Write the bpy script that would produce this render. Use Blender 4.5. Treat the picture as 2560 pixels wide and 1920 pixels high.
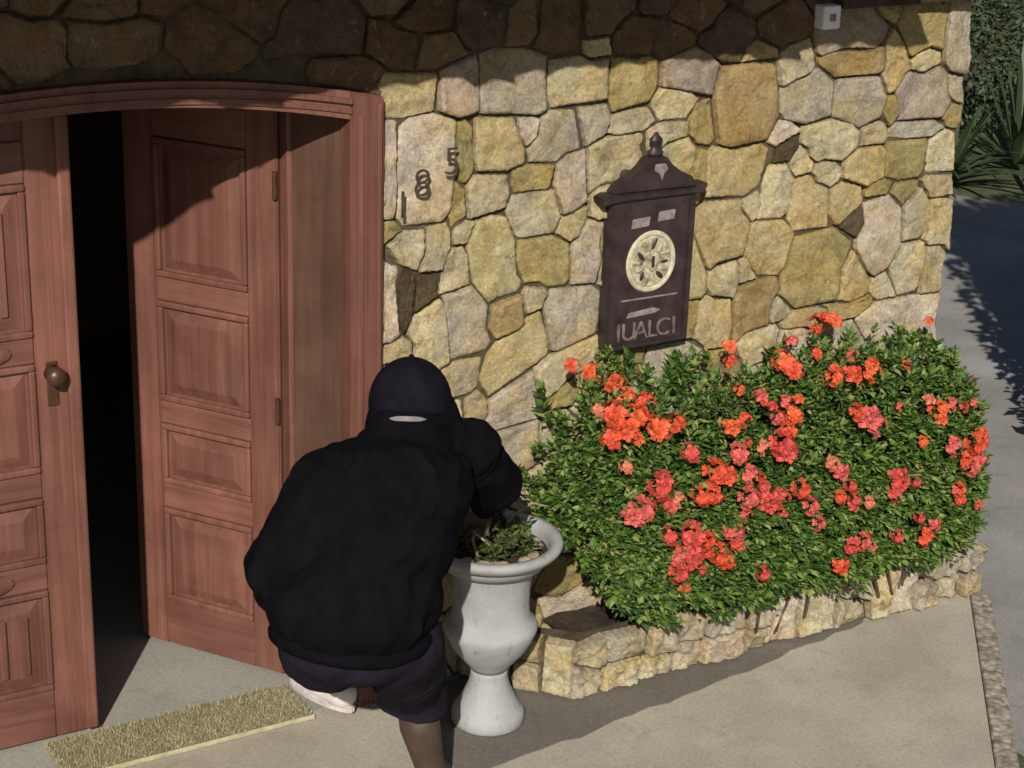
import bpy, bmesh, math, random
import numpy as np
from mathutils import Vector, Matrix, noise

for o in list(bpy.data.objects):
    bpy.data.objects.remove(o)
scene = bpy.context.scene
C = scene.collection
R = math.radians

# ------------------------------------------------------------------ camera
cam = bpy.data.cameras.new('camera')
cam.lens = 66.95
cam.sensor_width = 36
cam.clip_end = 600
camo = bpy.data.objects.new('camera', cam)
C.objects.link(camo)
camo.matrix_world = Matrix(((0.8640, 0.150, -0.481, -2.8617),
                            (-0.5026, 0.313, -0.806, -5.7233),
                            (0.0300, 0.938, 0.345, 3.6331),
                            (0, 0, 0, 1))).normalized()
camo.matrix_world.translation = Vector((-2.8617, -5.7233, 3.6331))
scene.camera = camo

# ------------------------------------------------------------------ sky and sun
SUN = Vector((0.69, 1.0, -0.77)).normalized()
world = bpy.data.worlds.new('World')
scene.world = world
world.use_nodes = True
wn = world.node_tree
wn.nodes.clear()
sky = wn.nodes.new('ShaderNodeTexSky')
sky.sky_type = 'NISHITA'
sky.sun_disc = False
sky.sun_elevation = R(32.6)
sky.sun_rotation = R(212.9)
bg = wn.nodes.new('ShaderNodeBackground')
bg.inputs['Strength'].default_value = 0.05
wo = wn.nodes.new('ShaderNodeOutputWorld')
wn.links.new(sky.outputs[0], bg.inputs[0])
wn.links.new(bg.outputs[0], wo.inputs[0])
sl = bpy.data.lights.new('sun', 'SUN')
sl.energy = 5.0
sl.angle = R(0.6)
sl.color = (1.0, 0.93, 0.82)
so = bpy.data.objects.new('sun', sl)
C.objects.link(so)
so.rotation_euler = SUN.to_track_quat('-Z', 'Y').to_euler()
so.location = (-6, -9, 9)
vs = scene.view_settings
vs.view_transform = 'Standard'
vs.look = 'None'
vs.exposure = 0.2
vs.gamma = 1.0
vs.use_curve_mapping = False
scene.cycles.max_bounces = 6
scene.cycles.diffuse_bounces = 3
scene.cycles.filter_width = 1.6

# ------------------------------------------------------------------ helpers
def srgb(r, g, b):
    f = lambda c: ((c / 255 + 0.055) / 1.055) ** 2.4 if c > 10.3 else c / 255 / 12.92
    return (f(r), f(g), f(b), 1)

class N:
    """small node helper"""
    def __init__(s, name, rough=0.8, spec=0.3):
        s.m = bpy.data.materials.new(name)
        s.m.use_nodes = True
        s.t = s.m.node_tree
        s.b = s.t.nodes['Principled BSDF']
        s.b.inputs['Roughness'].default_value = rough
        s.b.inputs['Specular IOR Level'].default_value = spec
    def n(s, typ, **kw):
        d = s.t.nodes.new(typ)
        for k, v in kw.items():
            if k in d.inputs:
                d.inputs[k].default_value = v
            else:
                setattr(d, k, v)
        return d
    def l(s, a, b):
        s.t.links.new(a, b)
    def pos(s, obj=False, scale=None, rot=None):
        if obj:
            o = s.n('ShaderNodeTexCoord').outputs['Object']
        else:
            o = s.n('ShaderNodeNewGeometry').outputs['Position']
        if scale or rot:
            mp = s.n('ShaderNodeMapping')
            if scale: mp.inputs['Scale'].default_value = scale
            if rot: mp.inputs['Rotation'].default_value = rot
            s.l(o, mp.inputs['Vector'])
            o = mp.outputs[0]
        return o
    def noise(s, vec, scale, detail=4, rough=0.55, dist=0.0):
        d = s.n('ShaderNodeTexNoise')
        d.inputs['Scale'].default_value = scale
        d.inputs['Detail'].default_value = detail
        d.inputs['Roughness'].default_value = rough
        d.inputs['Distortion'].default_value = dist
        s.l(vec, d.inputs['Vector'])
        return d.outputs['Fac']
    def ramp(s, fac, stops):
        d = s.n('ShaderNodeValToRGB')
        e = d.color_ramp.elements
        while len(e) < len(stops): e.new(0.5)
        for k, (p, c) in enumerate(stops):
            e[k].position = p
            e[k].color = c if len(c) == 4 else (*c, 1)
        s.l(fac, d.inputs[0])
        return d.outputs[0]
    def mix(s, fac, a, b, mode='MIX'):
        d = s.n('ShaderNodeMix', data_type='RGBA', blend_type=mode)
        for sock, v in ((d.inputs[0], fac), (d.inputs[6], a), (d.inputs[7], b)):
            if hasattr(v, 'links'): s.l(v, sock)
            else: sock.default_value = v
        return d.outputs[2]
    def bump(s, h, strength=0.5, dist=0.01):
        d = s.n('ShaderNodeBump')
        d.inputs['Strength'].default_value = strength
        d.inputs['Distance'].default_value = dist
        s.l(h, d.inputs['Height'])
        pb = s.b.inputs['Normal']
        if pb.links:
            s.l(pb.links[0].from_socket, d.inputs['Normal'])
        s.l(d.outputs[0], pb)
    def col(s, c):
        if hasattr(c, 'links'): s.l(c, s.b.inputs['Base Color'])
        else: s.b.inputs['Base Color'].default_value = c

G = lambda v: (v, v, v, 1)

# ------------------------------------------------------------------ materials
def mat_stone():
    m = N('rough_stone', 0.92, 0.15)
    p = m.pos()
    oi = m.n('ShaderNodeObjectInfo')
    big = m.ramp(m.noise(p, 8, 6, 0.7, 0.4), [(0.27, G(0.55)), (0.5, G(1.0)), (0.72, G(1.3))])
    c = m.mix(1.0, oi.outputs['Color'], big, 'MULTIPLY')
    hue = m.ramp(m.noise(p, 6.5, 4, 0.6), [(0.42, (1.02, 1.02, 1.06, 1)), (0.62, (1.04, 0.93, 0.70, 1))])
    c = m.mix(0.9, c, hue, 'MULTIPLY')
    brown = m.ramp(m.noise(p, 19, 6, 0.72, 0.6), [(0.58, G(0)), (0.70, G(0.65))])
    c = m.mix(brown, c, (0.145, 0.10, 0.045, 1))
    pale = m.ramp(m.noise(m.pos(False, (1, 1, 0.6)), 27, 5, 0.7), [(0.60, G(0)), (0.72, G(0.55))])
    c = m.mix(pale, c, (0.66, 0.60, 0.45, 1))
    fine = m.ramp(m.noise(p, 75, 4, 0.75), [(0.3, G(0.62)), (0.62, G(1.2))])
    c = m.mix(0.8, c, fine, 'MULTIPLY')
    m.col(c)
    m.bump(m.noise(p, 21, 9, 0.78, 0.6), 1.0, 0.05)
    m.bump(m.noise(p, 70, 5, 0.75), 0.9, 0.014)
    return m.m

def mat_noise(name, c1, c2, scale=6, rough=0.85, bump=0.3, bdist=0.006, bscale=60, spec=0.3, obj=False):
    m = N(name, rough, spec)
    p = m.pos(obj)
    c = m.ramp(m.noise(p, scale, 6, 0.62), [(0.32, c1), (0.68, c2)])
    m.col(c)
    if bump:
        m.bump(m.noise(p, bscale, 5, 0.65), bump, bdist)
    return m.m

def mat_wood(name, dark, light, rough=0.5, scale=(1, 1, 0.05)):
    m = N(name, rough, 0.35)
    oi = m.n('ShaderNodeObjectInfo')
    sh = m.n('ShaderNodeVectorMath', operation='ADD')
    cmb = m.n('ShaderNodeCombineXYZ')
    mul = m.n('ShaderNodeMath', operation='MULTIPLY'); mul.inputs[1].default_value = 37.0
    m.l(oi.outputs['Random'], mul.inputs[0])
    for k in range(3): m.l(mul.outputs[0], cmb.inputs[k])
    m.l(m.pos(True, scale), sh.inputs[0]); m.l(cmb.outputs[0], sh.inputs[1])
    g = m.noise(sh.outputs[0], 20, 7, 0.6, 1.2)
    c = m.ramp(g, [(0.3, dark), (0.72, light)])
    tone = m.ramp(oi.outputs['Random'], [(0, G(0.86)), (1, G(1.12))])
    c = m.mix(1.0, c, tone, 'MULTIPLY')
    w = m.ramp(m.noise(m.pos(), 2.6, 6, 0.65), [(0.33, G(0.66)), (0.66, G(1.14))])
    c = m.mix(0.85, c, w, 'MULTIPLY')
    sc = m.ramp(m.noise(m.pos(), 17, 6, 0.75, 0.5), [(0.62, G(0)), (0.74, G(0.5))])
    c = m.mix(sc, c, (0.045, 0.022, 0.016, 1))
    m.col(c)
    rr = m.ramp(m.noise(m.pos(), 5, 4, 0.6), [(0.3, G(rough - .1)), (0.7, G(rough + .22))])
    m.l(rr, m.b.inputs['Roughness'])
    m.bump(g, 0.25, 0.002)
    return m.m

def mat_leaf(name, stops, trans=0.25, rough=0.5):
    m = N(name, rough, 0.35)
    ge = m.n('ShaderNodeNewGeometry')
    c = m.ramp(ge.outputs['Random Per Island'], stops)
    m.col(c)
    out = m.t.nodes['Material Output']
    tr = m.n('ShaderNodeBsdfTranslucent')
    m.l(c, tr.inputs[0])
    mx = m.n('ShaderNodeMixShader')
    mx.inputs[0].default_value = trans
    m.l(m.b.outputs[0], mx.inputs[1])
    m.l(tr.outputs[0], mx.inputs[2])
    m.l(mx.outputs[0], out.inputs[0])
    return m.m

def mat_concrete(name, c1, c2, c3):
    m = N(name, 0.9, 0.2)
    p = m.pos()
    c = m.ramp(m.noise(p, 1.7, 6, 0.62), [(0.3, c1), (0.55, c2), (0.75, c3)])
    sp = m.ramp(m.noise(p, 70, 3, 0.7), [(0.35, G(0.8)), (0.6, G(1.08))])
    c = m.mix(0.8, c, sp, 'MULTIPLY')
    st = m.ramp(m.noise(p, 5.5, 6, 0.7, 0.8), [(0.56, G(1)), (0.72, G(0.7))])
    c = m.mix(0.7, c, st, 'MULTIPLY')
    m.col(c)
    m.bump(m.noise(p, 120, 4, 0.7), 0.35, 0.003)
    return m.m

M = {}
M['stone'] = mat_stone()
M['mortar'] = mat_noise('dark_mortar', (0.035, 0.027, 0.017, 1), (0.10, 0.08, 0.05, 1), 12, 0.95, 0.6, 0.01, 50)
M['wood'] = mat_wood('red_brown_door_wood', (0.106, 0.043, 0.031, 1), (0.186, 0.079, 0.058, 1))
M['woodh'] = mat_wood('red_brown_rail_wood', (0.106, 0.043, 0.031, 1), (0.186, 0.079, 0.058, 1), 0.5, (0.05, 1, 1))
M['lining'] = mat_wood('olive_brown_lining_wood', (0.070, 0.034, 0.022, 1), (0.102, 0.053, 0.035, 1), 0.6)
M['darkwood'] = mat_wood('dark_weathered_timber', (0.018, 0.010, 0.007, 1), (0.06, 0.035, 0.022, 1), 0.7)
M['knob'] = mat_noise('dark_bronze', (0.03, 0.014, 0.007, 1), (0.07, 0.03, 0.013, 1), 30, 0.4, 0.1, 0.002, 60, 0.5)
M['plaster'] = mat_noise('dim_interior_plaster', (0.20, 0.15, 0.125, 1), (0.28, 0.21, 0.18, 1), 3)
M['pave'] = mat_concrete('warm_grey_concrete', (0.265, 0.243, 0.195, 1), (0.345, 0.32, 0.262, 1), (0.41, 0.38, 0.322, 1))
M['darkpave'] = mat_concrete('dark_concrete', (0.11, 0.098, 0.085, 1), (0.135, 0.12, 0.105, 1), (0.165, 0.148, 0.13, 1))
M['street'] = mat_concrete('worn_grey_asphalt', (0.195, 0.185, 0.18, 1), (0.25, 0.238, 0.232, 1), (0.31, 0.297, 0.29, 1))
M['floor'] = mat_concrete('grey_hall_floor', (0.22, 0.215, 0.19, 1), (0.27, 0.265, 0.235, 1), (0.31, 0.305, 0.275, 1))
M['lawn'] = mat_noise('dry_lawn', (0.045, 0.06, 0.025, 1), (0.12, 0.13, 0.06, 1), 4, 0.95, 0.8, 0.03, 40)
M['soil'] = mat_noise('dark_soil', (0.02, 0.014, 0.009, 1), (0.055, 0.04, 0.027, 1), 20, 0.95, 0.9, 0.02, 60)
def mat_urn():
    m = N('shaded_weathered_plaster', 0.7, 0.25)
    p = m.pos()
    c = m.ramp(m.noise(p, 6, 6, 0.65), [(0.3, (0.235, 0.237, 0.24, 1)), (0.6, (0.31, 0.315, 0.32, 1))])  # grey base colour carries the shade that falls on the white urn
    st = m.ramp(m.noise(m.pos(False, (1, 1, 0.25)), 22, 6, 0.7, 0.5), [(0.55, G(0)), (0.72, G(0.6))])
    c = m.mix(st, c, (0.09, 0.078, 0.06, 1))
    sp = m.ramp(m.noise(p, 60, 4, 0.7), [(0.66, G(0)), (0.72, G(0.7))])
    c = m.mix(sp, c, (0.10, 0.09, 0.07, 1))
    m.col(c)
    m.bump(m.noise(p, 50, 5, 0.7), 0.4, 0.004)
    return m.m
M['urn'] = mat_urn()
M['tile'] = mat_noise('clay_roof_tile', (0.14, 0.05, 0.03, 1), (0.25, 0.11, 0.06, 1), 8)
M['plaque'] = mat_noise('dark_brown_painted_metal', (0.014, 0.009, 0.010, 1), (0.04, 0.026, 0.027, 1), 14, 0.5, 0.25, 0.003, 40, 0.4)
M['cream'] = mat_noise('faded_cream_paint', (0.30, 0.27, 0.18, 1), (0.52, 0.48, 0.36, 1), 40, 0.7, 0.2, 0.003, 80)
M['greypaint'] = mat_noise('faded_grey_paint', (0.13, 0.105, 0.105, 1), (0.26, 0.215, 0.21, 1), 40, 0.7, 0.2, 0.003, 80)
M['worncream'] = mat_noise('worn_cream_relief', (0.10, 0.085, 0.045, 1), (0.50, 0.46, 0.33, 1), 38, 0.75, 0.5, 0.005, 70)
M['lettering'] = mat_noise('worn_lettering', (0.05, 0.04, 0.04, 1), (0.19, 0.155, 0.15, 1), 55, 0.7, 0.2, 0.003, 80)
M['number'] = mat_noise('black_iron', (0.03, 0.021, 0.012, 1), (0.065, 0.047, 0.028, 1), 25, 0.6, 0.2, 0.002, 60)
M['whitebox'] = mat_noise('white_plastic', (0.55, 0.54, 0.52, 1), (0.65, 0.64, 0.62, 1), 12, 0.5, 0)
M['coir'] = mat_leaf('coir_fibre', [(0.0, (0.19, 0.165, 0.09, 1)), (0.5, (0.31, 0.275, 0.16, 1)), (1.0, (0.44, 0.40, 0.26, 1))], 0.1, 0.9)
M['coirbase'] = mat_noise('coir_backing', (0.17, 0.15, 0.08, 1), (0.28, 0.25, 0.145, 1), 60, 0.95, 0.8, 0.006, 120)
M['coiredge'] = mat_noise('pale_mat_edging', (0.28, 0.255, 0.15, 1), (0.44, 0.40, 0.26, 1), 30, 0.9, 0.5, 0.004, 90)
M['leaf'] = mat_leaf('shrub_leaf', [(0.0, (0.016, 0.038, 0.010, 1)), (0.35, (0.052, 0.110, 0.018, 1)), (0.75, (0.115, 0.20, 0.034, 1)), (0.96, (0.24, 0.29, 0.09, 1)), (1.0, (0.30, 0.20, 0.07, 1))], 0.25)
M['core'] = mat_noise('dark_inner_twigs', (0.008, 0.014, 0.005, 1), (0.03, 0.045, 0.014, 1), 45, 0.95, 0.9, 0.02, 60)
M['stem'] = mat_noise('woody_stem', (0.03, 0.02, 0.012, 1), (0.09, 0.06, 0.035, 1), 30, 0.9, 0.4, 0.004, 60)
M['twig'] = mat_noise('pale_twig', (0.16, 0.13, 0.09, 1), (0.28, 0.24, 0.17, 1), 30, 0.9, 0.3, 0.003, 60)
M['potleaf'] = mat_leaf('pot_plant_leaf', [(0.0, (0.02, 0.036, 0.008, 1)), (0.6, (0.06, 0.085, 0.02, 1)), (1.0, (0.13, 0.15, 0.05, 1))], 0.25)
M['farleaf'] = mat_leaf('far_leaf', [(0.0, (0.014, 0.026, 0.013, 1)), (0.6, (0.045, 0.07, 0.032, 1)), (1.0, (0.10, 0.13, 0.07, 1))], 0.2)
def mat_petal():
    m = N('coral_petal', 0.55, 0.3)
    oi = m.n('ShaderNodeObjectInfo')
    ge = m.n('ShaderNodeNewGeometry')
    v = m.ramp(ge.outputs['Random Per Island'], [(0, G(0.55)), (1, G(1.15))])
    c = m.mix(1.0, oi.outputs['Color'], v, 'MULTIPLY')
    m.col(c)
    tr = m.n('ShaderNodeBsdfTranslucent')
    m.l(c, tr.inputs[0])
    mx = m.n('ShaderNodeMixShader')
    mx.inputs[0].default_value = 0.3
    m.l(m.b.outputs[0], mx.inputs[1]); m.l(tr.outputs[0], mx.inputs[2])
    m.l(mx.outputs[0], m.t.nodes['Material Output'].inputs[0])
    return m.m
M['petal'] = mat_petal()
M['hoodie'] = mat_noise('black_navy_fleece', (0.0026, 0.0026, 0.0038, 1), (0.0056, 0.0052, 0.0068, 1), 9, 0.95, 0.4, 0.006, 45, 0.03, True)
M['shorts'] = mat_noise('navy_shorts_cloth', (0.0085, 0.0072, 0.012, 1), (0.016, 0.0135, 0.021, 1), 9, 0.9, 0.4, 0.006, 45, 0.04, True)
M['cap'] = mat_noise('black_cap_cloth', (0.005, 0.0045, 0.008, 1), (0.010, 0.0085, 0.014, 1), 18, 0.9, 0.2, 0.002, 160, 0.04, True)
M['skin'] = mat_noise('brown_skin', (0.04, 0.025, 0.018, 1), (0.062, 0.040, 0.029, 1), 10, 0.6, 0.1, 0.002, 80, 0.35, True)
M['hair'] = mat_noise('black_hair', (0.006, 0.005, 0.004, 1), (0.014, 0.011, 0.009, 1), 40, 0.6, 0.5, 0.004, 120)
M['shoe'] = mat_noise('white_trainer', (0.50, 0.46, 0.45, 1), (0.66, 0.62, 0.60, 1), 16, 0.6, 0.15, 0.003, 50, 0.3, True)
M['sole'] = mat_noise('grey_shoe_sole', (0.35, 0.33, 0.32, 1), (0.5, 0.48, 0.46, 1), 20, 0.7, 0.2, 0.003, 80, 0.3, True)
M['strap'] = mat_noise('pale_cap_strap', (0.24, 0.23, 0.23, 1), (0.36, 0.345, 0.345, 1), 20, 0.7, 0)
M['kerb'] = None
def mat_kerb():
    m = N('pebbled_kerb', 0.9, 0.2)
    p = m.pos()
    v = m.n('ShaderNodeTexVoronoi', feature='F1')
    v.inputs['Scale'].default_value = 38
    m.l(p, v.inputs['Vector'])
    c = m.ramp(v.outputs['Color'], [(0.1, (0.19, 0.16, 0.125, 1)), (0.5, (0.29, 0.255, 0.205, 1)), (0.9, (0.40, 0.37, 0.31, 1))])
    e = m.ramp(v.outputs['Distance'], [(0.3, G(1)), (0.8, G(0.6))])
    m.col(m.mix(1, c, e, 'MULTIPLY'))
    iv = m.ramp(v.outputs['Distance'], [(0.0, G(1)), (0.8, G(0))])
    m.bump(iv, 0.35, 0.006)
    return m.m
M['kerb'] = mat_kerb()

# ------------------------------------------------------------------ object helpers
def obj(name, me, mat=None, parent=None, loc=None):
    if isinstance(me, bmesh.types.BMesh):
        d = bpy.data.meshes.new(name)
        me.to_mesh(d); me.free(); me = d
    if mat is not None and not me.materials:
        me.materials.append(M[mat] if isinstance(mat, str) else mat)
    o = bpy.data.objects.new(name, me)
    C.objects.link(o)
    if parent: o.parent = parent
    if loc is not None: o.location = loc
    return o
def tag(o, label, cat, group=None, kind=None):
    o['label'] = label; o['category'] = cat
    if group: o['group'] = group
    if kind: o['kind'] = kind
    return o
def empty(name, loc=(0, 0, 0)):
    o = bpy.data.objects.new(name, None)
    C.objects.link(o); o.location = loc
    o.empty_display_size = 0.1
    return o
def struct(o):
    o['kind'] = 'structure'; return o
def smooth(o, v=True):
    o.data.polygons.foreach_set('use_smooth', [v] * len(o.data.polygons)); return o
def box(bm, x0, x1, y0, y1, z0, z1, bev=0.0):
    m = Matrix.Translation(((x0 + x1) / 2, (y0 + y1) / 2, (z0 + z1) / 2)) @ Matrix.Diagonal((abs(x1 - x0), abs(y1 - y0), abs(z1 - z0), 1))
    r = bmesh.ops.create_cube(bm, size=1, matrix=m)
    if bev:
        es = list({e for v in r['verts'] for e in v.link_edges})
        bmesh.ops.bevel(bm, geom=es, offset=bev, segments=2, affect='EDGES', profile=0.5)
    return bm
def prism(bm, pts, y0, y1, axis='y'):
    """extrude a 2-D polygon; axis y: pts are (x, z); axis z: pts are (x, y)"""
    def P(a, b, c): return (a, c, b) if axis == 'y' else (a, b, c)
    A = [bm.verts.new(P(a, b, y0)) for a, b in pts]
    B = [bm.verts.new(P(a, b, y1)) for a, b in pts]
    bm.faces.new(A); bm.faces.new(B[::-1])
    n = len(pts)
    for i in range(n):
        bm.faces.new((A[i], B[i], B[(i + 1) % n], A[(i + 1) % n]))
    bmesh.ops.recalc_face_normals(bm, faces=bm.faces[:])
    return bm
def tube(bm, pts, radii, seg=6):
    pts = [Vector(p) for p in pts]
    if not hasattr(radii, '__len__'): radii = [radii] * len(pts)
    rings = []
    up = Vector((0.3, 0.2, 1))
    for i, p in enumerate(pts):
        d = (pts[min(i + 1, len(pts) - 1)] - pts[max(i - 1, 0)]).normalized()
        a = d.cross(up)
        if a.length < 1e-3: a = d.cross(Vector((1, 0, 0)))
        a.normalize(); b = d.cross(a)
        rings.append([bm.verts.new(p + (a * math.cos(t) + b * math.sin(t)) * radii[i]) for t in [2 * math.pi * k / seg for k in range(seg)]])
    for i in range(len(rings) - 1):
        for k in range(seg):
            bm.faces.new((rings[i][k], rings[i][(k + 1) % seg], rings[i + 1][(k + 1) % seg], rings[i + 1][k]))
    bm.faces.new(rings[0][::-1]); bm.faces.new(rings[-1])
    return bm
def lathe(bm, prof, seg=48):
    rings = []
    for r, z in prof:
        rings.append([bm.verts.new((r * math.cos(2 * math.pi * k / seg), r * math.sin(2 * math.pi * k / seg), z)) for k in range(seg)])
    for i in range(len(rings) - 1):
        for k in range(seg):
            bm.faces.new((rings[i][k], rings[i][(k + 1) % seg], rings[i + 1][(k + 1) % seg], rings[i + 1][k]))
    bm.faces.new(rings[0][::-1]); bm.faces.new(rings[-1])
    return bm
def fast_mesh(name, verts, faces, smooth_=False):
    me = bpy.data.meshes.new(name)
    me.from_pydata([tuple(v) for v in verts], [], faces)
    if smooth_:
        me.polygons.foreach_set('use_smooth', [True] * len(me.polygons))
    me.update()
    return me

# ------------------------------------------------------------------ the ground
KA = Vector((2.66, -0.38)); KD = (Vector((1.765, -1.472)) - KA).normalized()
KN = Vector((-KD.y, KD.x)); KN = KN if KN.x > 0 else -KN
bm = bmesh.new(); prism(bm, [(-300, -300), (300, -300), (300, 300), (-300, 300)], -0.4, -0.075, 'z')
struct(obj('ground', bm, 'lawn'))
bm = bmesh.new(); prism(bm, [(-9, -14), (13, -14), (13, -4), (8.3, 4.2), (6.9, 6.0), (4.6, 8.0), (2.0, 8.0), (2.0, -2.0), (-9, -4)], -0.07, -0.055, 'z')
struct(obj('street', bm, 'street'))
Kend = KA + KD * 9
bm = bmesh.new(); prism(bm, [(-9, 0.013), (-9, -9), (Kend.x, Kend.y), (KA.x, KA.y), (2.665, 0.013)], -0.06, 0.0, 'z')
struct(obj('pavement', bm, 'pave'))
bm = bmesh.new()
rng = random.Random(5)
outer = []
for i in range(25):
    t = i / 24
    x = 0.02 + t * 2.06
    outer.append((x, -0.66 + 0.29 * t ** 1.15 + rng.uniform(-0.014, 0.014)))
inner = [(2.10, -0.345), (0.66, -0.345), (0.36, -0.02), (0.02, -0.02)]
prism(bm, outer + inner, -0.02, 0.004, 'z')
struct(obj('dark_pavement_strip', bm, 'darkpave'))  # darker wedge of paving along the planter's foot
# pebbled kerb along the pavement edge
k0 = KA + KN * 0.003; k1 = k0 + KN * 0.085
bm = bmesh.new()
prism(bm, [(k0.x, k0.y), (k1.x, k1.y), ((k1 + KD * 9).x, (k1 + KD * 9).y), ((k0 + KD * 9).x, (k0 + KD * 9).y)], -0.06, 0.012, 'z')
bmesh.ops.bevel(bm, geom=bm.edges[:], offset=0.006, segments=1, affect='EDGES')
struct(obj('kerb', bm, 'kerb'))

# ------------------------------------------------------------------ stone laying
PAL = {'t': (0.59, 0.48, 0.26), 'b': (0.57, 0.49, 0.33), 'p': (0.72, 0.61, 0.50), 'o': (0.45, 0.365, 0.165), 'g': (0.54, 0.485, 0.38),
       'l': (0.64, 0.56, 0.365), 'r': (0.44, 0.32, 0.155), 'k': (0.13, 0.10, 0.06), 'y': (0.66, 0.58, 0.33), 'c': (0.65, 0.55, 0.43), 'm': (0.50, 0.415, 0.335),
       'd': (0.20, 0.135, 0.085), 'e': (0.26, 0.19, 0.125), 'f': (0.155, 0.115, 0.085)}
def warp(u, v):
    return (0.006 * np.sin(11 * v + 1.3) + 0.004 * np.sin(21 * u + 13 * v) + 0.0018 * np.sin(83 * v - 31 * u) + 0.001 * np.sin(190 * v + 90 * u),
            0.006 * np.sin(9 * u + 0.7) + 0.004 * np.sin(17 * v - 19 * u + 2) + 0.0018 * np.sin(71 * u + 43 * v) + 0.001 * np.sin(170 * u - 80 * v))
def angular(pts, eps, K):
    """split outline simplified to straight runs with corners, then resampled to K points"""
    def dp(a, b):
        if b - a < 2: return []
        p, q = pts[a], pts[b % len(pts)]
        d = q - p; L = np.hypot(*d) + 1e-9
        best, bi = 0, None
        for k in range(a + 1, b):
            w = pts[k % len(pts)] - p
            h = abs(d[0] * w[1] - d[1] * w[0]) / L
            if h > best: best, bi = h, k
        if best < eps: return []
        return dp(a, bi) + [bi] + dp(bi, b)
    n = len(pts)
    c = pts.mean(0); s0 = int(np.argmax(((pts - c) ** 2).sum(1)))
    pts = np.roll(pts, -s0, axis=0)
    far = int(np.argmax(((pts - pts[0]) ** 2).sum(1)))
    idx = [0] + dp(0, far) + [far] + dp(far, n)
    poly = pts[idx]
    seg = np.roll(poly, -1, axis=0) - poly
    ln = np.hypot(seg[:, 0], seg[:, 1]); cum = np.concatenate([[0], np.cumsum(ln)])
    cnt = np.maximum(1, np.round(ln / cum[-1] * K).astype(int))
    while cnt.sum() > K: cnt[np.argmax(cnt)] -= 1
    while cnt.sum() < K: cnt[np.argmax(ln / cnt)] += 1
    out = []
    for k in range(len(poly)):
        for j in range(cnt[k]): out.append(poly[k] + seg[k] * j / cnt[k])
    return np.array(out)
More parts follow.
